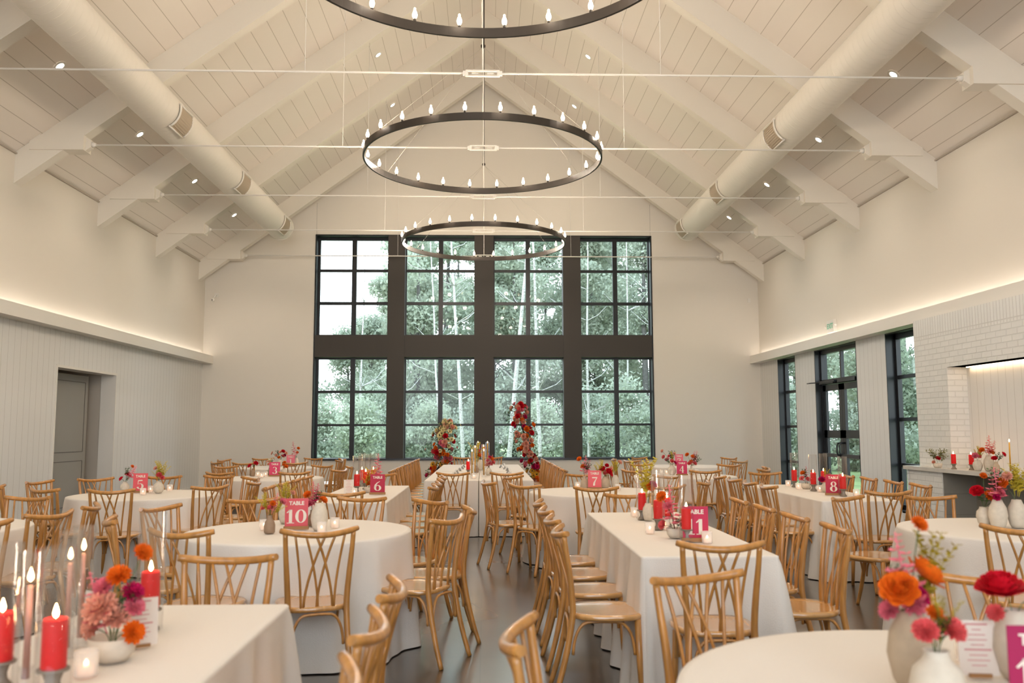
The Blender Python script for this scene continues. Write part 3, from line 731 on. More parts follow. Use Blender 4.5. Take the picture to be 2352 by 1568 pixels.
b=bm_(); tube(b,[(0,-.03,.08),(0,-.12,.05),(-.05,-.14,-.02)],.015,6); obj('arm',b,m_trim,t)
b=bm_(); ball(b,(-.05,-.14,-.05),.045,u=12,v=8); obj('dome',b,m_trim,t)
b=bm_(); ball(b,(-.055,-.178,-.06),.014); obj('lens',b,m_black,t)
b=bm_(); box(b,-.035,.035,-.02,0,-.05,.05); o=obj('wall_sensor',b,m_trim); o.location=(6.5,YB,4.6); tag(o,'small white wall sensor high on the window wall at right','sensor')
# ================================================================== chair prototype
def chair_proto():
    t=thing('crossback_chair','x','chair')
    # seat: rounded trapezoid with a softened, slightly dished top
    b=bm_(); N=40
    def outline(s):
        P=[]
        for k in range(N):
            a=2*PI*k/N; c,si=math.cos(a),math.sin(a); e=.62
            x=.212*math.copysign(abs(c)**e,c); y=.205*math.copysign(abs(si)**e,si)
            x*=1-.10*(y<0)*min(1,-y/.2); P.append((x*s,y*s))
        return P
    L=[(0.0,.452),(.55,.4505),(.86,.4545),(.955,.458),(1.0,.450),(1.0,.434),(.96,.426),(.5,.426)]
    rings=[]
    for s,z in L:
        rings.append([b.verts.new((0,0,z))] if s==0 else [b.verts.new((x,y,z)) for x,y in outline(s)])
    for A,B in zip(rings,rings[1:]):
        for k in range(N):
            k2=(k+1)%N
            f=b.faces.new((A[0],B[k],B[k2])) if len(A)==1 else b.faces.new((A[k],A[k2],B[k2],B[k])); f.smooth=True
    b.faces.new(rings[-1]); obj('seat',b,m_wseat,t)
    for s in (-1,1):
        b=bm_(); P=[(.182,-.300,0),(.176,-.262,.12),(.168,-.222,.28),(.164,-.196,.43),(.166,-.194,.52),(.176,-.206,.66),(.186,-.225,.79),(.190,-.236,.872)]
        P=smooth_path(P,3); n=len(P)
        tube(b,[(s*x,y,z) for x,y,z in P],[.0140+.0040*math.sin(PI*min(1,i/(n-1)*1.15)) for i in range(n)],9); obj('leg',b,m_wood,t)
    for s in (-1,1):
        b=bm_(); tube(b,[(s*.158,.158,.43),(s*.166,.166,.2),(s*.172,.175,0)],[.018,.0175,.0150],9); obj('leg',b,m_wood,t)
    def rail(x): q=x/.216; return (x,-.286+.066*q*q,.864+.026*q*q)
    b=bm_(); n=17; tube(b,[rail(-.216+.432*i/(n-1)) for i in range(n)],[.0175 if 0<i<n-1 else .0150 for i in range(n)],10); obj('top_rail',b,m_wood,t)
    for xt,xb in ((-.140,-.092),(-.083,.003),(-.026,.085),(.026,-.079),(.083,-.006),(.140,.092)):
        b=bm_(); P=[]; r0=rail(xt)
        for i in range(9):
            s=i/8; z=r0[2]+( .44-r0[2])*s; x=xb+(xt-xb)*(1-s)**1.6; y=r0[1]+(-.188-r0[1])*(1-(1-s)**1.5)
            P.append((x,y+(.005 if xt>0 else -.003)*math.sin(PI*s),z))
        tube(b,P,.0074,6); obj('spindle',b,m_wood,t)
    corners=[(-.164,-.215),(.164,-.215),(.166,.163),(-.166,.163)]
    for i in range(4):
        a,c=corners[i],corners[(i+1)%4]; b=bm_(); P=[]
        for q,z in ((.06,.245),(.075,.30),(.12,.36),(.21,.405),(.34,.417),(.66,.417),(.79,.405),(.88,.36),(.925,.30),(.94,.245)):
            P.append((a[0]+(c[0]-a[0])*q,a[1]+(c[1]-a[1])*q,z))
        tube(b,smooth_path(P,2),.0085,6); obj('brace',b,m_wood,t)
    return t
def smooth_path(P,n):
    P=[Vector(p) for p in P]; out=[]
    for i in range(len(P)-1):
        p0,p1,p2,p3=P[max(i-1,0)],P[i],P[i+1],P[min(i+2,len(P)-1)]
        for k in range(n):
            t=k/n; out.append(.5*((2*p1)+(-p0+p2)*t+(2*p0-5*p1+4*p2-p3)*t*t+(-p0+3*p1-3*p2+p3)*t**3))
    out.append(P[-1]); return out
proto=chair_proto(); rng=random.Random(5)
for i,(x,y,d,lab,g) in enumerate(CHAIRS):
    o=proto if i==0 else copy_tree(proto)
    o.location=(x,y,0); j=rng.uniform(-2.5,2.5); o.rotation_euler=(0,0,math.radians(d+j))
    o['label']=lab if lab.startswith('honey') else 'honey crossback chair '+lab; o['category']='chair'; o['group']=g
# ================================================================== tables and cloths
TZ=.755
def round_cloth(x,y,nm,seed,R=.767):
    r=random.Random(seed); NA=160; b=bm_()
    ph=[r.uniform(0,6.28) for _ in range(6)]; nf=r.choice([11,12,13])
    def fold(a): return math.cos(nf*a+ph[0]+.5*math.sin(3*a+ph[1]))*.6+.3*math.cos((nf*2-3)*a+ph[2])+.25*math.cos(5*a+ph[3])
    L=[(0,TZ+.004,0)]+[(R*q,TZ+.004,0) for q in (.4,.8,.97)]+[(R+.002,TZ-.001,0),(R+.006,TZ-.012,0)]
    for q in (.06,.15,.27,.4,.55,.7,.85,.96,1): L.append((R+.008+.035*q,TZ-(TZ-.008)*q,q))
    rings=[]
    for rad,z,q in L:
        if rad==0: rings.append([b.verts.new((x,y,z))]); continue
        rings.append([b.verts.new((x+(rad+.060*q**.8*fold(2*PI*k/NA)+.02*q)*math.cos(2*PI*k/NA),y+(rad+.060*q**.8*fold(2*PI*k/NA)+.02*q)*math.sin(2*PI*k/NA),z)) for k in range(NA)])
    for A,B in zip(rings,rings[1:]):
        for k in range(NA):
            k2=(k+1)%NA; f=b.faces.new((A[0],B[k],B[k2])) if len(A)==1 else b.faces.new((A[k],A[k2],B[k2],B[k])); f.smooth=True
    o=obj('tablecloth',b,m_cloth); tag(o,'off-white linen cloth draped over '+nm,'tablecloth','tablecloths')
    t=thing('round_table','round banquet table hidden under the cloth of '+nm,'table',(x,y,0),group='round banquet tables')
    b=bm_(); lathe(b,[(0,TZ-.03),(R-.02,TZ-.03),(R-.02,TZ-.001),(0,TZ-.001)],48,smooth=False); obj('tabletop',b,m_wood,t)
    for k in range(4):
        a=PI/4+k*PI/2; b=bm_(); tube(b,[(.5*math.cos(a),.5*math.sin(a),TZ-.03),(.5*math.cos(a),.5*math.sin(a),0)],.014,6); obj('leg',b,m_black,t)
def rect_cloth(x0,x1,y0,y1,nm,seed,amp=.036,flare=.03,cf=.055,flat=None):
    r=random.Random(seed); b=bm_(); pts=[]; step=.03; cr=.02
    def side(p,q,nx,ny):
        L=math.hypot(q[0]-p[0],q[1]-p[1]); n=int(L/step)
        for i in range(n): t=i/n; pts.append((p[0]+(q[0]-p[0])*t,p[1]+(q[1]-p[1])*t,nx,ny,min(t,1-t)*L))
    def corner(cx,cy,a0):
        for i in range(10): a=a0+PI/2*i/10; pts.append((cx+cr*math.cos(a),cy+cr*math.sin(a),math.cos(a),math.sin(a),0))
    side((x0+cr,y0),(x1-cr,y0),0,-1); corner(x1-cr,y0+cr,-PI/2); side((x1,y0+cr),(x1,y1-cr),1,0); corner(x1-cr,y1-cr,0)
    side((x1-cr,y1),(x0+cr,y1),0,1); corner(x0+cr,y1-cr,PI/2); side((x0,y1-cr),(x0,y0+cr),-1,0); corner(x0+cr,y0+cr,PI)
    ph=[r.uniform(0,6.28) for _ in range(5)]
    s=0; S=[]
    for i,p in enumerate(pts):
        S.append(s); q=pts[(i+1)%len(pts)]; s+=math.hypot(q[0]-p[0],q[1]-p[1])
    def fold(i):
        t=S[i]; d=pts[i][4]; near=math.exp(-d/.16)
        return amp*(math.cos(t*17+ph[0]+1.3*math.sin(t*2.1+ph[1]))+.5*math.cos(t*31+ph[2]))+near*cf
    rings=[]; cx,cy_=(x0+x1)/2,(y0+y1)/2
    for z,q in [(TZ+.004,-1),(TZ+.003,-.5),(TZ-.002,0),(TZ-.012,0)]+[(TZ-(TZ-.008)*q,q) for q in (.06,.15,.27,.4,.55,.7,.85,.96,1)]:
        R_=[]
        for i,(px,py,nx,ny,d) in enumerate(pts):
            e=-.02 if q==-1 else (-.004 if q==-.5 else .004+flare*max(q,0)+fold(i)*max(q,0)**.8)
            if flat is not None and abs(px-flat)<.03: e=min(e,.002)
            R_.append(b.verts.new((px+nx*e,py+ny*e,z)))
        rings.append(R_)
    n=len(pts); b.faces.new(rings[0])
    for A,B in zip(rings,rings[1:]):
        for k in range(n): f=b.faces.new((A[k],A[(k+1)%n],B[(k+1)%n],B[k])); f.smooth=True
    o=obj('tablecloth',b,m_cloth); tag(o,'off-white linen cloth draped over '+nm,'tablecloth','tablecloths')
    t=thing('banquet_table','long folding table hidden under the cloth of '+nm,'table',(cx,cy_,0),group='long banquet tables')
    b=bm_(); box(b,x0+.01-cx,x1-.01-cx,y0+.01-cy_,y1-.01-cy_,TZ-.03,TZ-.001); obj('tabletop',b,m_wood,t)
    for ax in (-1,1):
        for ay in (-1,1): b=bm_(); tube(b,[(ax*.26,ay*((y1-y0)/2-.3),TZ-.03),(ax*.26,ay*((y1-y0)/2-.3),0)],.014,6); obj('leg',b,m_black,t)
for nm,x,y in (('table ten',-1.29,6.13),('table five',-3.69,9.6),('table three',-3.15,12.85),('table one',-3.88,16.4),('table seven',1.27,9.75),('table four',2.95,12.88),('table two',3.75,16.3),('the round table at the right edge',3.68,5.95),('the round table at bottom right',1.28,2.28),('the round table at the left edge',-4.1,6.4)):
    round_cloth(x,y,nm,nm)
rect_cloth(-1.71,-.95,8.40,10.93,'table six',1); rect_cloth(3.24,4.0,8.32,10.8,'table eight',2); rect_cloth(.855,1.61,4.78,7.3,'table eleven',3); rect_cloth(-1.54,-.785,1.15,3.57,'the long table at bottom left',4)
hc='the head table, '
rect_cloth(-.83,-.095,11.95,14.33,hc+'near left quarter',5,.016,.012,.02,-.095); rect_cloth(-.085,.66,11.95,14.33,hc+'near right quarter',6,.016,.012,.02,-.085)
rect_cloth(-.83,-.095,14.44,17.3,hc+'far left quarter',7,.012,.006,.01,-.095); rect_cloth(-.085,.66,14.44,17.3,hc+'far right quarter',8,.012,.006,.01,-.085)
# ================================================================== small things on the tables
COLS={'red':(.62,.008,.022),'magenta':(.55,.012,.10),'coral':(.80,.13,.13),'pink':(.80,.20,.26),'peach':(.85,.42,.30),'orange':(.83,.17,.012),'cream':(.85,.72,.38),'gold':(.80,.42,.04),
 'green':(.07,.12,.04),'yellow':(.62,.50,.055),'olive':(.28,.27,.12),'mustard':(.42,.32,.03)}
def bmat(c): return mat('petal_'+c,COLS[c],.6,.2,noise=.18,nscale=30,sub=0)
m_stem=mat('stem_green',(.09,.14,.05),.6); m_eye=mat('bloom_eye',(.10,.07,.03),.7)
# bloom meshes, unit size = 1 m across, pointing +Z
def petal_rings(spec,seed,curl=.25):
    r=random.Random(seed); b=bm_()
    for (n,r0,r1,z0,z1,w) in spec:
        o=r.uniform(0,6.28)
        for k in range(n):
            a=o+2*PI*k/n+r.uniform(-.12,.12); ca,sa=math.cos(a),math.sin(a); pr=None
            for i in range(4):
                t=i/3; rad=r0+(r1-r0)*t+curl*.1*math.sin(PI*t); z=z0+(z1-z0)*(t**1.4)+r.uniform(-.012,.012); ww=w*math.sin(PI*(.12+.72*t))
                row=[b.verts.new((rad*ca-s*ww*sa-abs(s)*.05*ca,rad*sa+s*ww*ca-abs(s)*.05*sa,z+abs(s)*.05)) for s in (-1,-.4,.4,1)]
                if pr:
                    for j in range(3): f=b.faces.new((pr[j],pr[j+1],row[j+1],row[j])); f.smooth=True
                pr=row
    return b
def mk_bloom(kind):
    if kind=='r': b=petal_rings([(4,.02,.10,0,.30,.09),(5,.04,.17,0,.31,.12),(6,.05,.25,-.02,.30,.15),(7,.06,.34,-.03,.25,.19),(8,.06,.43,-.05,.17,.22),(8,.06,.50,-.06,.06,.23)],1)
    elif kind=='m':
        b=petal_rings([(6,.0,.14,.1,.34,.07),(9,.02,.27,.05,.31,.08),(12,.03,.38,.0,.24,.09),(14,.05,.46,-.04,.13,.09),(14,.05,.50,-.08,.0,.10),(10,.04,.42,-.1,-.12,.10)],2)
    elif kind=='d': b=petal_rings([(9,.10,.34,.02,.20,.11),(11,.08,.45,.0,.10,.12),(12,.08,.50,-.04,.0,.12)],3)
    me=mesh(b,'bloom_'+kind,bmat('red'),recalc=False); return me
BLOOM={k:mk_bloom(k) for k in 'rmd'}
b=bm_(); lathe(b,[(.14,.0),(.12,.12),(.05,.17),(0,.18)],10); EYE=mesh(b,'bloom_eye',m_eye)
def spike_mesh():
    r=random.Random(9); b=bm_()      # unit height 1, florets along the stalk
    tube(b,[(0,0,-.1),(.02,0,.5),(0,0,1)],.012,4)
    for i in range(17):
        t=i/16; z=.05+.9*t; a=i*2.4; s=.20*(1-.72*t)
        c=Vector((math.cos(a)*s*.9,math.sin(a)*s*.9,z))
        for k in range(4):
            q=k*PI/2+r.uniform(-.4,.4); d=Vector((math.cos(q),math.sin(q),.35)); e=Vector((-math.sin(q),math.cos(q),0))
            v=[b.verts.new(c),b.verts.new(c+s*(.5*d+.5*e)),b.verts.new(c+s*1.0*d),b.verts.new(c+s*(.5*d-.5*e))]; b.faces.new(v)
    return mesh(b,'flower_spike',bmat('pink'),recalc=False)
SPIKE=spike_mesh()
def sprig_mesh(seed,feather):
    r=random.Random(seed); b=bm_()
    for j in range(5 if feather else 3):
        a=j*2.1+r.uniform(0,1); lean=.34 if feather else .30; P=[]
        for i in range(5): t=i/4; P.append(Vector((lean*t*t*math.cos(a),lean*t*t*math.sin(a),t*r.uniform(.92,1))))
        tube(b,P,.006,3)
        for i in range(34 if feather else 16):
            t=.2+.8*i/(34 if feather else 16); k=min(3,int(t*4)); p=P[k].lerp(P[k+1],t*4-k); q=i*2.4; l=(.15 if feather else .24)*(1.15-.6*t)
            d=Vector((math.cos(q),math.sin(q),.55)).normalized(); e=d.cross(Vector((0,0,1))).normalized()
            v=[b.verts.new(p),b.verts.new(p+l*(.5*d+.34*e)),b.verts.new(p+l*d),b.verts.new(p+l*(.5*d-.34*e))]; b.faces.new(v)
    return mesh(b,'leaf_sprig',bmat('green'),recalc=False)
FEATHER=sprig_mesh(3,True); SPRIG=sprig_mesh(4,False)
def aim(d):
    d=Vector(d).normalized(); return d.to_track_quat('Z','Y').to_euler()
def bouquet(t,spec,seed=0):
    # t: thing at the vase mouth; spec entries 'kind colour dx dz size' in centimetres
    r=random.Random(spec)
    for e in spec.split(';'):
        k,c,dx,dz,s=e.split(); dx,dz,s=float(dx)/100,float(dz)/100,float(s)/100
        dy=r.uniform(-.03,.03) if abs(dz)<.12 else r.uniform(-.02,.02); p=Vector((dx,dy,dz))
        if k in 'sf':
            base=Vector((dx*.35,dy*.4,max(-.01,dz*.3))); 
            tip=Vector((dx*1.1,dy,dz*.6+s)); d=tip-base
            o=inst('flower_spike' if k=='s' else 'leaf_sprig',SPIKE if k=='s' else (FEATHER if c in('yellow','mustard','orange') else SPRIG),t,bmat(c),base,aim(d),s*1.45)
        else:
            d=Vector((dx*.8+r.uniform(-.01,.01),-.035+dy,.055 if dz>.03 else .03))
            o=inst('bloom',BLOOM[k],t,bmat(c),p,aim(d),s*1.18)
            if k=='d': inst('bloom_eye',EYE,o)
            b=bm_(); tube(b,smooth_path([(dx*.08,dy*.1,-.02),(dx*.35,dy*.4,dz*.45),(p.x,p.y,p.z-.0)],3),.0016,4); obj('stem',b,m_stem,t)
BQ={
'a':'r coral -4 5 4.5;r coral 0 5 4.5;m orange 2 8 4;s pink 4 8 9;m pink 8 9 5;f yellow -5 7 9;f yellow 8 2 7',
'b':'m orange -4 11 6;s pink 0 6 13;s magenta 3 7 12;m orange 7 7 6;m orange 4 3 5;m pink -2 5 6;f green 3 12 8',
'c':'f yellow -2 5 10;f yellow 3 5 9;m peach 5 8 4',
'd':'r red -5 3 6;r red 2 8 6;m coral 5 7 4;m orange 7 17 4;s pink 12 14 11;f green 2 14 9;f green 3 0 6',
'e':'m peach -4 14 5;r coral 1 7 6;f yellow 1 8 14;f yellow 6 6 12;f yellow -3 4 8;m coral 4 4 5',
'f':'r red -4 4 7;r red 5 8 7;f green 3 2 6',
'g':'r peach -1 5 6;d peach -3 9 6;f green 3 10 8;m orange 3 4 5;f yellow 0 8 8',
'h':'m orange -1 5 6;m orange 3 3 6;m orange 0 9 5',
'i':'d peach -15 12 7;d peach 0 14 7;r red 5 15 8;d peach 11 12 7;m coral 4 6 7;m orange -2 4 6;f green -6 16 10;f green -10 8 8;r magenta 8 8 6;m peach -7 8 6',
'j':'s pink -5 8 20;m orange 4 18 6;m orange 2 10 5.5',
'k':'m orange -6 20 6;m orange -1 11 7;s pink 1 10 15;s pink 6 8 12;f green 2 20 8;f green 6 16 8',
'l':'r red 4 6 8;r red -3 9 7;r red 7 2 6;m red 2 13 5;f yellow -6 8 12;m coral 0 4 5',
'm':'f yellow 0 8 10;f yellow 3 8 10;m peach 6 15 6;f yellow -4 6 8;m peach -5 8 5',
'n':'f yellow 0 8 10;f yellow 4 6 9',
'o':'m peach -14 21 5;m coral -12 12 6;m pink -6 8 7;f green 0 16 12;f yellow 2 12 12;m peach 4 17 5;r magenta 5 3 7;f green -8 4 8;m coral 0 6 6',
'p':'m orange -6 17 6.5;m orange 2 14 6;m orange 0 6 7;m coral 5 4 7;s pink 8 12 14;s pink 4 10 12;f green 12 6 10;f green 8 16 10;m coral -4 4 6',
'q':'m coral -4 6 6;m peach 2 8 6;f green 0 12 8','r':'m orange 0 6 6;s pink 4 6 10;m coral 4 4 6',
's':'f orange -2 8 12;f yellow 3 8 14;f orange 4 4 10;m peach 5 2 6;f yellow -3 4 8;m orange 0 4 5;m orange 3 6 5',
't':'s pink 2 8 18;s pink 4 4 10',
'u':'s pink -3 6 18;m orange 4 3 6;m coral -8 2 6;m pink -5 14 6;m orange -9 20 7;f green 1 2 5',
'v':'f yellow -2 8 22;m orange 2 12 7;r magenta 4 14 6',
'w':'m orange -3 12 6;s pink 1 8 12;m orange 7 13 5.5;d coral -5 6 6;m coral 2 5 6;m coral 8 5 6;f green -1 16 9',
'x':'r magenta -3 3 7;f yellow 2 8 9;f green 4 4 8;m peach 5 8 5',
'y':'r red -5 11 9;m orange 3 8 8;r red 7 3 6;f green -3 5 9;f green 4 4 8;m orange 0 22 5',
'z':'s pink -2 4 15;s pink 3 4 14;r magenta -2 2 5;m pink 2 5 5;f green 0 13 13',
'A':'m orange -9 11 9;m peach -6 16 7;f yellow -2 8 14;f yellow 3 8 16;f yellow 7 6 13',
'B':'r orange 5 9 10.5;r orange -4 6 9.5;r magenta 1 4 7;s pink -3 8 13;m orange 3 23 4.5;m pink -5 0 5.5;m pink 0 2 6;m pink 3 4 6;f mustard 8 -1 15;f green -3 14 6',
'C':'m coral -3 5 6;m coral 4 5 6.5;m orange 0 9 4;f green 1 3 6;f mustard 2 6 8',
'D':'r red -2 5 12;r red 7 4 10;m coral -7 0 4.5',
'E':'s pink -6 10 12;m pink -3 15 6;m orange 1 18 7;m peach -3 9 10;m peach 1 6 8;m magenta 5 13 6.5;m pink 6 9 6;m peach -6 3 7;m orange 7 2 6.5;m orange 8 25 5.5;f green 2 12 8;f green 8 20 6',
'F':'f yellow -2 10 24;f yellow 2 8 20;m orange 4 16 7;f green 0 22 10','G':'m peach -3 4 7;s pink 0 6 14;m coral 3 5 7;m orange 5 13 7;s pink 5 8 12;m pink -2 10 6;r magenta 2 15 6;m coral 7 8 6','H':'m orange -5 22 6;m coral -2 15 6;s pink 2 12 16;f green 0 26 8;m orange 6 20 6;m peach 2 8 6',
'I':'r red 0 7 7;f olive -8 9 14;f olive 8 9 14;f olive 10 5 10;f olive -4 11 12;m peach -5 2 5;f olive 4 11 12',
'J':'m pink -4 6 8;m coral 2 5 6;f yellow 3 8 11;f yellow 6 4 9;f yellow 0 10 8',
'K':'m orange -8 7 7;s coral 0 9 16;s coral 8 9 12;m orange 4 4 7;s coral -2 6 10',
'L':'r red -2 4 7;r red 9 9 7;f green 2 4 8;f green 6 0 8'}
VCOL={'ivory':(.62,.55,.45),'brown':(.30,.20,.13),'tan':(.48,.38,.27)}
VS={'bottle':([(0,0),(.030,0),(.036,.008),(.037,.055),(.030,.078),(.019,.092),(.017,.112),(.019,.118),(.015,.118),(.013,.10),(.02,.06),(0,.05)],.116,0),
 'round':([(0,0),(.028,0),(.045,.018),(.052,.05),(.045,.082),(.027,.10),(.022,.112),(.025,.118),(.020,.118),(.018,.108),(.03,.07),(0,.05)],.116,0),
 'ribbed':([(0,0),(.028,0),(.040,.02),(.050,.06),(.045,.092),(.028,.112),(.030,.120),(.024,.120),(.022,.108),(.03,.07),(0,.05)],.118,.035),
 'tall':([(0,0),(.032,0),(.042,.02),(.052,.07),(.046,.115),(.030,.145),(.025,.160),(.021,.160),(.022,.14),(.03,.08),(0,.06)],.158,0),
 'bowl':([(0,0),(.036,0),(.050,.018),(.056,.055),(.052,.055),(.044,.035),(0,.03)],.052,.0)}
VNAME={'bottle':'small %s bottle vase','round':'round %s vase','ribbed':'ribbed %s vase','tall':'tall oval %s vase','bowl':'low %s flower bowl'}
TONE={'green':'greenery','yellow':'yellow foliage','mustard':'mustard foliage','olive':'wispy olive greenery'}
VM={}
for k,(pr,h,rb) in VS.items():
    b=bm_(); lathe(b,pr,40 if rb else 24,ribs=rb); VM[k]=mesh(b,'vase_'+k,mat('ceramic_ivory',VCOL['ivory'],.55,.3,noise=.06,nscale=40))
def describe(spec):
    blo=[];fol=[]
    for e in spec.split(';'):
        k,c=e.split()[:2]
        if k=='f': 
            if TONE.get(c,c+' foliage') not in fol: fol.append(TONE.get(c,c+' foliage'))
        elif c not in blo: blo.append(c)
    return ', '.join(blo[:2])+(' blooms' if blo else 'sprigs')+(' and '+fol[0] if fol else '')
b=bm_(); lathe(b,[(0,0),(.036,0),(.035,.006),(.020,.025),(.018,.040),(.026,.062),(.040,.066),(.040,.072),(0,.072)],24); STAND=mesh(b,'candle_stand',mat('concrete_stand',(.25,.20,.155),.85,.1))
b=bm_(); lathe(b,[(0,0),(.030,0),(.031,.004),(.031,.121),(.028,.126),(.012,.123),(0,.122)],24); PIL=mesh(b,'pillar_wax',mat('red_wax_glow',(.60,.008,.010),.5,.25,emit=(1,.03,.02),es=.07))  # candle glow put into the wax as a faint red emission
b=bm_(); lathe(b,[(.0,0),(.006,.006),(.0075,.014),(.004,.027),(0,.038)],8); FLAME=mesh(b,'flame',mat('flame_glow',(1,.8,.5),.5,emit=(1,.62,.28),es=22))
b=bm_(); tube(b,[(0,0,-.004),(0,0,.007)],.0012,4); WICK=mesh(b,'wick',mat('wick_dark',(.03,.02,.02),.8))
def cylmesh(r,h,nm):
    b=bm_(); n=28
    R=[[b.verts.new((q*math.cos(2*PI*k/n),q*math.sin(2*PI*k/n),z)) for k in range(n)] for q,z in ((r,0),(r,h),(r-.0025,h),(r-.0025,0))]
    for A,B in zip(R,R[1:]):
        for k in range(n): f=b.faces.new((A[k],A[(k+1)%n],B[(k+1)%n],B[k])); f.smooth=True
    return mesh(b,nm,m_clear)
CYL=cylmesh(.046,1.0,'glass_cylinder'); CYT=cylmesh(.030,1.0,'glass_cylinder')
b=bm_(); lathe(b,[(0,0),(.029,0),(.032,.004),(.033,.07),(.031,.07),(.030,.008),(0,.006)],24); VOT=mesh(b,'votive_glass',mat('ribbed_glass',(.90,.87,.84),.25,.4,trans=.0,alpha=.34))
b=bm_(); lathe(b,[(0,0),(.022,0),(.022,.022),(0,.022)],16); TEA=mesh(b,'tealight_wax_glow',mat('tealight_wax_glow',(.9,.75,.6),.5,emit=(1,.50,.28),es=.45))  # warm glow low in the votive is emission put into the wax
for tp in ('yellow','pink'): 
    b=bm_(); lathe(b,[(0,0),(.0095,0),(.0070,1.0),(.003,1.01),(0,1.01)],10); VM['taper_'+tp]=mesh(b,'taper_wax',mat('taper_'+tp,(.82,.42,.05) if tp=='yellow' else (.80,.42,.33),.4,.4))
b=bm_(); lathe(b,[(0,0),(.028,0),(.030,.006),(.022,.012),(.018,.03),(.020,.062),(.016,.062),(.012,.03),(0,.028)],20); TAPH=mesh(b,'taper_holder',m_clear)
def flame_at(parent,z,lamp=True):
    inst('wick',WICK,parent,loc=(0,0,z)); inst('flame',FLAME,parent,loc=(0,0,z+.004))
WD={'1': 'one', '2': 'two', '3': 'three', '4': 'four', '5': 'five', '6': 'six', '7': 'seven', '8': 'eight', '10': 'ten', '11': 'eleven', '12': 'twelve'}
SGC={'10':(.62,.085,.10),'5':(.70,.10,.12),'7':(.70,.12,.14),'3':(.62,.05,.13),'1':(.72,.16,.22),'2':(.72,.16,.22),'4':(.55,.035,.11),'6':(.43,.012,.045),'8':(.43,.012,.045),'11':(.50,.016,.065),'12':(.34,.010,.075)}
# high-contrast numerals drawn as variable-width strokes (unit height)
def ellip(cx,cy,rx,ry,a0,a1,n,w0,w1):
    return [((cx+rx*math.cos(a),cy+ry*math.sin(a)),w0+(w1-w0)*abs(math.cos(a))**1.5) for a in [math.radians(a0+(a1-a0)*i/n) for i in range(n+1)]]
def ln(p,q,w): return [(p,w),(q,w)]
TH,TK=.045,.17
GL={'0':([ellip(.30,.5,.22,.44,0,360,28,TH,TK)],.60),'1':([ln((.22,.02),(.22,.96),TK),ln((.02,.03),(.42,.03),.05),[((.02,.74),.05),((.20,.93),.09)]],.44),
'3':([ellip(.24,.73,.17,.22,150,-90,16,TH,.14),ellip(.24,.28,.20,.25,90,-160,18,TH,TK)],.50),
'4':([ln((.36,.02),(.36,.96),.15),ln((.36,.95),(.03,.32),.05),ln((.02,.30),(.52,.30),.06),ln((.24,.03),(.48,.03),.045)],.56),
'5':([ln((.08,.90),(.42,.92),.11),ln((.08,.90),(.07,.50),.045),ellip(.23,.31,.20,.27,110,-165,20,TH,TK)],.50),
'6':([ellip(.29,.29,.20,.26,0,360,24,TH,TK),[((.46,.95),.035),((.26,.80),.08),((.12,.58),.14),((.085,.34),.165)]],.56),
'7':([ln((.03,.89),(.47,.89),.13),[((.46,.90),.05),((.32,.62),.08),((.21,.34),.15),((.18,.03),.17)]],.50),
'8':([ellip(.27,.74,.15,.21,0,360,22,TH,.13),ellip(.27,.27,.19,.25,0,360,24,TH,TK)],.54),
'2':([ellip(.22,.72,.18,.23,170,-45,16,TH,.15),[((.35,.57),.12),((.20,.32),.07),((.05,.07),.05)],ln((.04,.06),(.46,.06),.12)],.50)}
def numeral_mesh(txt,h,m):
    W=sum(GL[c][1] for c in txt)+.04*(len(txt)-1); x=-W/2; b=bm_()
    for c in txt:
        for st in GL[c][0]:
            P=[Vector((p[0],p[1])) for p,w_ in st]; Wd=[w_ for p,w_ in st]; L=[]
            for i in range(len(P)):
                d=(P[min(i+1,len(P)-1)]-P[max(i-1,0)]).normalized(); n=Vector((-d.y,d.x))*Wd[i]/2
                if len(P)>8 and (P[0]-P[-1]).length<1e-4 and i in (0,len(P)-1): d=(P[1]-P[-2]).normalized(); n=Vector((-d.y,d.x))*Wd[i]/2
                L.append([b.verts.new(((x+q.x)*h,(q.y-.5)*h,0)) for q in (P[i]+n,P[i]-n)])
            for A,B in zip(L,L[1:]): b.faces.new((A[0],A[1],B[1],B[0]))
        x+=GL[c][1]+.04
    return mesh(b,'numeral',m,recalc=False)
m_ink=mat('sign_cream',(.78,.70,.60),.6)
TBL=text_mesh('TABLE',.036,.0003,.0012); TBL.materials.append(m_ink)
m_card=mat('card_paper',(.74,.66,.58),.7)
sid={'vot':0}
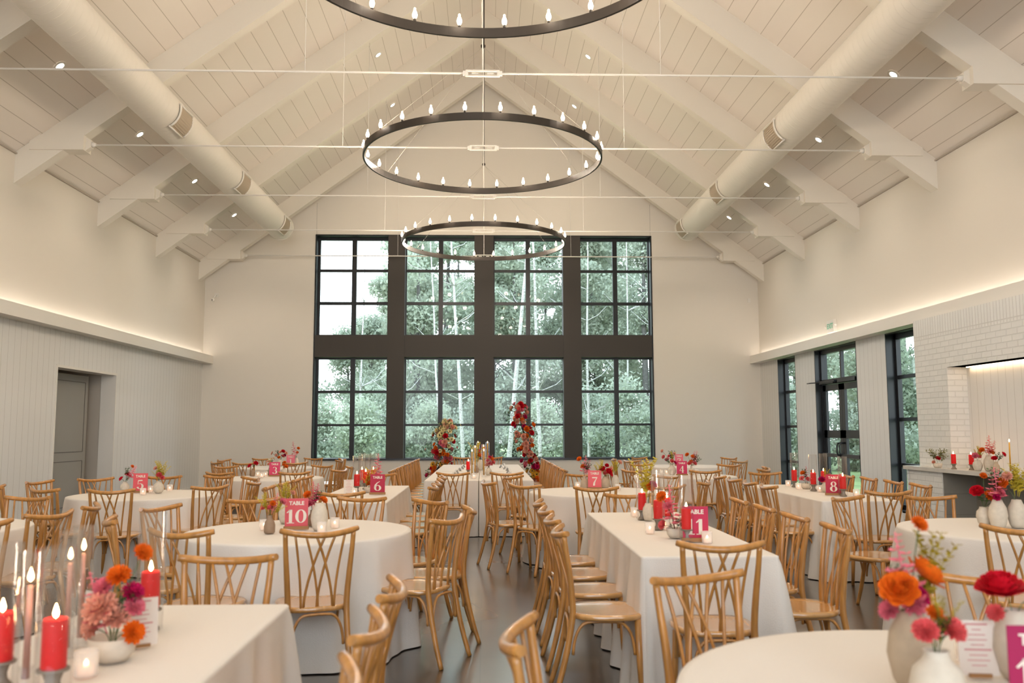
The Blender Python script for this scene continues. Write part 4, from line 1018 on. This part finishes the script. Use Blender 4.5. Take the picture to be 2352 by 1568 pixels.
for it in ITEMS:
    k,pl,x,y,z=it[:5]; pl=pl.replace('the bottom','bottom').replace('the right edge','right edge')
    if k=='sign':
        t=thing('table_number_sign','pink table number sign reading TABLE %s on a wooden base'%WD[pl] if pl!='12' else 'magenta table number sign at the bottom right round table, cut by the frame','sign',(x,y,z),math.radians(it[5]),'table number signs')
        b=bm_(); box(b,-.078,.078,-.0015,.0015,.016,.212); obj('sign_panel',b,mat('sign_'+pl,SGC[pl],.45,.4),t)
        b=bm_(); box(b,-.085,.085,-.018,.018,0,.022); obj('sign_base',b,mat('base_wood',(.34,.17,.065),.5,.3),t)
        inst('lettering',TBL,t,loc=(0,-.0022,.178),rot=(PI/2,0,0)); me=numeral_mesh(pl,.105 if len(pl)<2 else .098,m_ink); inst('numeral',me,t,loc=(0,-.0022,.090),rot=(PI/2,0,0),scale=(1.28,1,1))
    elif k=='vot':
        t=thing('votive_holder','small ribbed glass votive holder on '+pl,'candle holder',(x,y,z),group='glass votives'); inst('glass_cup',VOT,t)
        c=thing('tealight','lit white tealight inside the votive on '+pl,'candle',(x,y,z+.0065),group='tealights'); inst('wax',TEA,c); inst('wick',WICK,c,loc=(0,0,.020)); inst('flame',FLAME,c,loc=(0,0,.024),scale=(.8,.8,.42))
    elif k=='pil':
        t=inst('candle_stand',STAND,loc=(x,y,z)); tag(t,'flared grey concrete candle stand on '+pl,'candle stand','candle stands')
        c=thing('pillar_candle','lit red pillar candle on '+pl,'candle',(x,y,z+.0725),group='red pillar candles'); inst('wax',PIL,c); flame_at(c,.122)
        light('candle_lamp','POINT',(x,y,z+.235),.35,(1,.55,.25),shadow_soft_size=.012)
        if it[5]: 
            g=inst('glass_cylinder',CYL,loc=(x,y,z+.001),scale=(1,1,it[5])); tag(g,'clear glass cylinder around the red candle on '+pl.replace('the bottom','bottom'),'glass cylinder','glass candle cylinders')
    elif k=='tap':
        hh,ch,cc=it[5:8]; t=inst('taper_holder',TAPH,loc=(x,y,z)); tag(t,'small clear glass taper holder on '+pl,'candle holder','taper holders')
        c=thing('taper_candle','lit slender %s taper candle on %s'%(cc,pl.replace('the bottom','bottom')),'candle',(x,y,z+.030),group='taper candles'); inst('wax',VM['taper_'+cc],c,scale=(1,1,hh)); flame_at(c,hh+.008)
        if 'leaning' in pl: c.rotation_euler=(math.radians(6),math.radians(-3),0)
        light('candle_lamp','POINT',(x,y,z+hh+.06),.18,(1,.55,.25),shadow_soft_size=.012)
        if ch: g=inst('glass_cylinder',CYT,loc=(x,y,z+.001),scale=(1.15,1.15,ch)); tag(g,'narrow glass cylinder around the taper on '+pl.replace('the bottom','bottom'),'glass cylinder','glass candle cylinders')
    elif k=='vase':
        sh,co,s,bq=it[5:9]
        v=inst('flower_vase' if bq else 'vase',VM[sh],m=mat('ceramic_'+co,VCOL[co],.55,.3,noise=.06,nscale=40),loc=(x,y,z),scale=s); tag(v,(VNAME[sh]%co)+' on '+pl,'vase','bud vases')
        if bq:
            t=thing('flower_bouquet','%s in %s vase on %s'%(describe(BQ[bq]),co,pl.replace('the bottom','bottom').replace(', at the frame edge',', frame edge')),'flowers',(x,y,z+VS[sh][1]*s),group='small bouquets'); bouquet(t,BQ[bq])
    elif k=='card':
        t=thing('menu_card','small printed cream menu card standing on '+pl,'card',(x,y,z),math.radians(it[5]),'menu cards')
        b=bm_(); v=box(b,-.052,.052,-.001,.001,.004,.15); 
        for q in v: q.co.y+=.25*(q.co.z)*.4
        obj('card_sheet',b,m_card,t)
        b=bm_(); box(b,-.03,.03,-.008,.008,0,.01); obj('card_foot',b,mat('base_wood',(.34,.17,.065),.5,.3),t)
        b=bm_(); r=random.Random(pl)
        for q,(hw,cc) in enumerate([(.030,1),(.012,0),(.022,0),(.026,0),(.018,0),(.036,1),(.024,0),(.030,0),(.020,0)]):
            zz=.138-q*.0135; box(b,-hw,hw,.1*zz-.0022,.1*zz-.0012,zz,zz+.0022 if not cc else zz+.004)
        obj('card_print',b,mat('print_rose',(.60,.25,.25),.7),t)
tag_o=['nearest the camera','second nearest','middle','second farthest','nearest the window']
for i,(x,y) in enumerate(PLACE_CARDS):
    s=1 if i<5 else -1; q=i if i<5 else 9-i
    t=thing('place_card','folded white place card on the %s half of the head table, %s'%('left' if i<5 else 'right',tag_o[q]),'card',(x,y,TZ+.0055),math.radians(20*s),'tent place cards')
    b=bm_(); prism(b,[(-.035,0),(0,.058),(0,.055),(-.032,0)],'Y',-.045,.045); obj('front_leaf',b,mat('place_paper',(.85,.83,.80),.6),t)
    b=bm_(); prism(b,[(.035,0),(0,.058),(0,.055),(.032,0)],'Y',-.045,.045); obj('back_leaf',b,mat('place_paper',(.85,.83,.80),.6),t)
    b=bm_(); tube(b,[(-.0355,-.046,.001),(0,-.046,.0585),(.0355,-.046,.001)],.0016,4); tube(b,[(-.0355,-.046,.001),(.0355,-.046,.001)],.0012,4); obj('dark_edge',b,m_black,t)
# ================================================================== flower columns beside the window end of the head table
def column(x,y,base,pts,pal,label,seed):
    r=random.Random(seed); t=thing('flower_column',label,'flowers',(x,y,0),group='standing flower columns')
    b=bm_(); tube(b,[(p[0]-x,0,p[1]) for p in [(x,0.02)]+[(q[0],q[1]) for q in pts]],.02,8); obj('stand_pole',b,m_iron,t)
    b=bm_(); lathe(b,[(0,0),(.14,0),(.14,.015),(0,.015)],24); obj('stand_base',b,m_iron,t)
    # foliage mass
    b=bm_()
    def at(u):
        n=len(pts)-1; k=min(n-1,int(u*n)); f=u*n-k; a,c=pts[k],pts[k+1]; return (a[0]+(c[0]-a[0])*f,a[1]+(c[1]-a[1])*f,a[2]+(c[2]-a[2])*f)
    for i in range(1500):
        px,pz,w_=at(r.random()); a=r.uniform(0,6.28); q=w_*r.uniform(.3,1.45); c=Vector((px-x+q*math.cos(a),.8*q*math.sin(a),pz+r.uniform(-.04,.04)))
        d=Vector((math.cos(a)+r.uniform(-.5,.5),math.sin(a)+r.uniform(-.5,.5),r.uniform(-.4,.8))).normalized(); e=d.cross(Vector((r.uniform(-1,1),r.uniform(-1,1),1))).normalized(); l=r.uniform(.03,.065)
        v=[b.verts.new(c),b.verts.new(c+l*(.5*d+.25*e)),b.verts.new(c+l*d),b.verts.new(c+l*(.5*d-.25*e))]; b.faces.new(v)
    obj('foliage',b,mat('column_leaf',(.13,.16,.06),.6,noise=.4,nscale=20),t,recalc=False)
    n=96
    for i in range(n):
        u=(i+.5)/n; px,pz,w_=at(u); 
        a=-PI/2+r.gauss(0,.95) if r.random()<.85 else r.uniform(0,6.28)
        out=r.random()<.07; w_*=1.35; q=w_*(r.uniform(1.2,1.7) if out else r.uniform(.35,1.0))
        if out: a=r.choice([0,PI])+r.uniform(-.5,.5)
        zone=[z for z in pal if z[0]<=pz<z[1]] or [pal[-1]]
        cl=r.choice(zone[0][2]); kd='d' if cl in('cream','gold') else (r.choice('rm') if cl in ('orange','coral','peach','pink') else 'r')
        s=r.uniform(.05,.065) if out else r.uniform(.095,.145)
        p=Vector((px-x+q*math.cos(a)*1.0,.8*q*math.sin(a),pz+r.uniform(-.03,.03)+(.03 if out else 0)))
        o=inst('bloom',BLOOM[kd],t,bmat(cl),p,aim((math.cos(a)*.8,math.sin(a)-.25,.35)),s)
        if kd=='d': inst('bloom_eye',EYE,o)
        if out: b=bm_(); tube(b,[(px-x,0,pz-.05),tuple(p)],.003,4); obj('stem',b,m_stem,t)
TY=18.35
column(-.99,TY,0,[(-1.10,.50,.12),(-.98,.66,.13),(-.86,.85,.15),(-.90,1.02,.19),(-.88,1.2,.17),(-.86,1.38,.19),(-.84,1.52,.15),(-.80,1.64,.06)],
 [(0,.75,['orange','red','gold','peach','magenta']),(.75,.98,['orange','peach','orange','orange','pink']),(.98,1.2,['peach','orange','coral','red','cream','pink']),(1.2,1.36,['cream','red','cream','red','peach']),(1.36,2,['cream','cream','cream','peach','cream'])],
 'shorter column of cream, red and orange blooms left of the head table',3)
column(.98,TY,0,[(1.10,.36,.10),(1.04,.56,.12),(.98,.74,.17),(.93,.92,.18),(.88,1.1,.17),(.84,1.3,.17),(.78,1.5,.19),(.74,1.7,.17),(.72,1.88,.14),(.70,2.0,.08)],
 [(0,.62,['gold','orange','gold','peach']),(.62,.82,['red','magenta','orange','pink','red']),(.82,1.05,['magenta','red','red','peach','orange']),(1.05,1.38,['peach','peach','peach','cream','orange']),(1.38,1.72,['magenta','magenta','red','peach','orange']),(1.72,3,['coral','red','peach','pink'])],
 'taller column of magenta, red and orange blooms right of the head table',8)
# ================================================================== outdoors
b=bm_(); box(b,-70,80,YB+.36,110,-.5,-.25); box(b,XR+.3,80,-30,YB+.36,-.5,-.25); struct('ground_outside',b,mat('grass_ground',(.20,.26,.10),.9,noise=.3,nscale=2))
def leaf_mat(nm,c):
    mt=bpy.data.materials.new(nm); mt.use_nodes=True; n=mt.node_tree; n.nodes.clear(); o=n.nodes.new('ShaderNodeOutputMaterial'); mx=n.nodes.new('ShaderNodeMixShader'); mx.inputs[0].default_value=.45
    d=n.nodes.new('ShaderNodeBsdfDiffuse'); t=n.nodes.new('ShaderNodeBsdfTranslucent'); g=n.nodes.new('ShaderNodeNewGeometry'); r=n.nodes.new('ShaderNodeValToRGB'); n.links.new(g.outputs['Random Per Island'],r.inputs[0])
    r.color_ramp.elements[0].color=(*[q*.78 for q in c],1); r.color_ramp.elements[1].color=(*[min(1,q*1.2) for q in c],1)
    for s in (d,t): n.links.new(r.outputs[0],s.inputs[0])
    n.links.new(d.outputs[0],mx.inputs[1]); n.links.new(t.outputs[0],mx.inputs[2]); n.links.new(mx.outputs[0],o.inputs[0]); return mt
def quads(name,C,S,seed,m):
    # many small leaves: centres C (n,3), sizes S
    g=np.random.default_rng(seed); n=len(C); d=g.normal(size=(n,3)); d/=np.linalg.norm(d,axis=1)[:,None]; e=np.cross(d,g.normal(size=(n,3))); e/=np.linalg.norm(e,axis=1)[:,None]
    V=np.empty((n,4,3)); s=S[:,None]
    V[:,0]=C-d*s*.6; V[:,1]=C+e*s*.33; V[:,2]=C+d*s*.6; V[:,3]=C-e*s*.33
    me=bpy.data.meshes.new(name); me.vertices.add(n*4); me.vertices.foreach_set('co',V.reshape(-1)); me.loops.add(n*4); me.loops.foreach_set('vertex_index',np.arange(n*4,dtype=np.int32))
    me.polygons.add(n); me.polygons.foreach_set('loop_start',np.arange(0,n*4,4,dtype=np.int32)); me.update(); me.materials.append(m); return me
m_lf=[leaf_mat('leaf_grey_green',(.42,.46,.36)),leaf_mat('leaf_mid_green',(.37,.42,.31)),leaf_mat('leaf_yellow_green',(.45,.49,.37))]
def crown(seed,n,h0,h1,rad,leaf,m):
    g=np.random.default_rng(seed); k=26
    cz=g.uniform(h0,h1,k); f=np.clip(np.minimum((cz-h0)/(.25*(h1-h0)),(h1-cz)/(.45*(h1-h0))),.25,1); a=g.uniform(0,6.28,k); q=rad*.75*f*np.sqrt(g.random(k))
    cc=np.stack([q*np.cos(a),q*np.sin(a),cz],1); cr=rad*g.uniform(.28,.5,k)
    i=g.integers(0,k,n); d=g.normal(size=(n,3)); d/=np.linalg.norm(d,axis=1)[:,None]; rr=cr[i]*g.random(n)**.45
    C=cc[i]+d*rr[:,None]*np.array([1,1,.75]); return quads('foliage',C,g.uniform(.6,1.3,n)*leaf,seed,m)
CR=[crown(11,19000,.6,11.5,2.4,.15,m_lf[0]),crown(12,19000,1.2,13.5,2.3,.15,m_lf[1]),crown(13,14000,.6,8.0,2.3,.15,m_lf[0]),crown(14,20000,1.2,15,2.8,.16,m_lf[0])]
SH=[crown(21,7000,0,2.4,1.7,.12,m_lf[2]),crown(22,9000,0,3.2,1.8,.12,m_lf[0])]
def bark():
    mt=mat('birch_bark',(.62,.60,.55),.7); n=mt.node_tree; b=n.nodes['Principled BSDF']; t=n.nodes.new('ShaderNodeTexCoord'); mp=n.nodes.new('ShaderNodeMapping'); mp.inputs['Scale'].default_value=(3,3,9); ns=n.nodes.new('ShaderNodeTexNoise'); ns.inputs['Detail'].default_value=4
    r=n.nodes.new('ShaderNodeValToRGB'); n.links.new(t.outputs['Object'],mp.inputs[0]); n.links.new(mp.outputs[0],ns.inputs['Vector']); n.links.new(ns.outputs['Fac'],r.inputs[0]); r.color_ramp.elements[0].position=.36; r.color_ramp.elements[1].position=.46
    r.color_ramp.elements[0].color=(.14,.12,.10,1); r.color_ramp.elements[1].color=(.50,.48,.44,1); n.links.new(r.outputs[0],b.inputs['Base Color']); return mt
m_bark=bark()
def trunk(seed,h,r0,lean,bare=False):
    r=random.Random(seed); b=bm_(); P=[(0,0,-.25)]; x=y=0
    for i in range(1,9): x+=lean*h/8+r.uniform(-.06,.06); y+=r.uniform(-.05,.05); P.append((x,y,h*i/8))
    tube(b,smooth_path(P,3),[r0*(1-.85*i/24) for i in range(25)],8)
    for i in range(9 if bare else 7):
        t=r.uniform(.3,.95); k=int(t*8); p=Vector(P[k]); a=r.uniform(0,6.28); l=r.uniform(.8,2.0)
        tube(b,smooth_path([p,p+Vector((math.cos(a)*l*.5,math.sin(a)*l*.5,l*.4)),p+Vector((math.cos(a)*l,math.sin(a)*l,l*.95))],3),[.035*(1-.13*j) for j in range(7)],5)
    return mesh(b,'trunk',m_bark)
m_birch=m_bark; m_bark=mat('dark_bark',(.10,.095,.085),.8,noise=.3,nscale=12)
TR=[trunk(1,10.5,.17,.0),trunk(2,12.5,.19,.03),trunk(3,7.2,.12,.02),trunk(4,14,.22,-.02)]
r=random.Random(77)
trees=[]
for i,(x,y,v) in enumerate([(-15.2,44,2),(-12.6,48,2),(-10.6,43,2),(-7.4,47,2),(-5.6,42,2),(-3.7,50,3),(-2.2,42,1),(-.4,47,3),(1.4,41,0),(3.4,50,1),(4.4,43,3),(6.2,47,1),(7.6,41,3),(9.6,46,3),(11.2,41,1),(13.4,47,3),(15.4,42,0),(17.6,48,3),(-17.8,40,2),(-9.0,38,2),(-6.9,52,2),(8.9,55,3),(12.6,54,1),(2.2,54,3),(19.5,40,1),(-1.6,52,1),(4.9,47,0),(.6,44,1),(6.9,51,3),(-4.2,45,0),(10.8,51,1),(-3.0,38,0)]):
    trees.append((x,y,v))
for (x,y,v) in [(14,13,0),(15,18,1),(17,23,0),(13.5,28,1),(20,14,3),(19,31,0),(23,26,3),(25,20,0),(16,36,1),(27,34,3),(24,42,0),(13.2,9,2)]: trees.append((x,y,v))
TREES=[]
for i,(x,y,v) in enumerate(trees):
    side='beyond the window wall' if i<32 else 'outside the right side windows'
    t=thing('tree','pale leafy %s tree with a slim trunk %s'%(['mid-height','tall','low','very tall'][v],side),'tree',(x,y,-.25),r.uniform(0,6.28),'trees '+side)
    t['label']=''; s=r.uniform(.92,1.08)*(.84 if v==2 else 1); t.scale=(s,s,s)
    inst('trunk',TR[v],t); inst('crown',CR[v],t); TREES.append((t,x,y,v,i<32))
for i,(x,y,h,lean,r0) in enumerate([(-.75,31,11,-.055,.075),(-1.55,32,10,-.06,.05),(.75,30,12,.075,.09),(1.95,30.5,12,-.035,.07),(-5.0,34,9,.02,.05),(-3.3,33,8,.0,.055),(5.4,33,10,.01,.05),(6.9,33,11,.0,.055),(3.7,31,9,.0,.06)]):
    rr=random.Random(i+50); b=bm_(); P=[(0,0,-.05)]; x_=0
    for k in range(1,9): x_+=lean*h/8+rr.uniform(-.03,.03); P.append((x_,rr.uniform(-.05,.05),h*k/8))
    tube(b,smooth_path(P,3),[r0*(1-.7*k/24) for k in range(25)],8)
    t=thing('birch_tree','slim white-barked birch in front of the woods, '+['left leaning, third window bay left','thin one beside it','leaning right behind the flower column','upright behind the flower column','far left','behind the left flower column','in the third bay right pane','right of the third bay','thin one behind the right column'][i],'tree',(x,y,-.25),group='bare birch trunks')
    obj('trunk',b,m_birch,t)
    b=bm_()
    for k in range(14):
        q=rr.uniform(.2,.9); p=Vector(P[int(q*8)]); a=rr.uniform(0,6.28); l=rr.uniform(.6,1.4)
        tube(b,[p,p+Vector((math.cos(a)*l*.6,math.sin(a)*l*.5,l*.25)),p+Vector((math.cos(a)*l*1.1,math.sin(a)*l*.9,l*.7))],[.02,.012,.004],4)
    obj('branches',b,m_birch,t)
k=0
for x,y in [(-11,34),(-8.6,36),(-6.2,33.5),(-4.2,36),(-2.2,34.5),(0,36),(2.2,34),(4.4,36),(6.6,34),(8.8,36),(11,34),(13,37),(-13.2,37),(15.2,35),(-10,31),(-7.2,30),(-4.6,31.5),(5,30.5),(8,31),(10.6,31),(12.6,12),(13.4,16),(12.4,20.5),(13.8,25),(15,30)]:
    t=thing('shrub','bushy pale green shrub at the foot of the trees outside','shrub',(x,y,-.25),r.uniform(0,6.28),'shrubs outside the windows'); inst('foliage',SH[k%2],t); b=bm_()
    for q in range(5): a=q*1.26; tube(b,[(0,0,0),(.35*math.cos(a),.35*math.sin(a),1.2)],.02,4)
    obj('stem',b,m_bark,t); k+=1
ORD='first,second,third,fourth,fifth,sixth,seventh,eighth,ninth,tenth,eleventh,twelfth,thirteenth,fourteenth,fifteenth,sixteenth,seventeenth,eighteenth,nineteenth,twentieth,twenty-first,twenty-second,twenty-third,twenty-fourth,twenty-fifth,twenty-sixth,twenty-seventh,twenty-eighth,twenty-ninth,thirtieth,thirty-first,thirty-second'.split(',')
for back in (True,False):
    L=sorted([q for q in TREES if q[4]==back],key=lambda q:q[1]/q[2] if back else -q[2])
    for j,q in enumerate(L): q[0]['label']='pale leafy %s tree '%['mid-height','tall','low','very tall'][q[3]]+('beyond the window wall, %s from the left'%ORD[j] if back else 'outside the right wall, %s from the far end'%ORD[j])
L=sorted([o for o in COL.objects if o.name.startswith('shrub')],key=lambda o:o.location.x/o.location.y)
for j,o in enumerate(L): o['label']='bushy pale green shrub under the trees outside, %s from the left'%ORD[j]
# daylight coming in through the openings of the unseen front wall is the sky itself
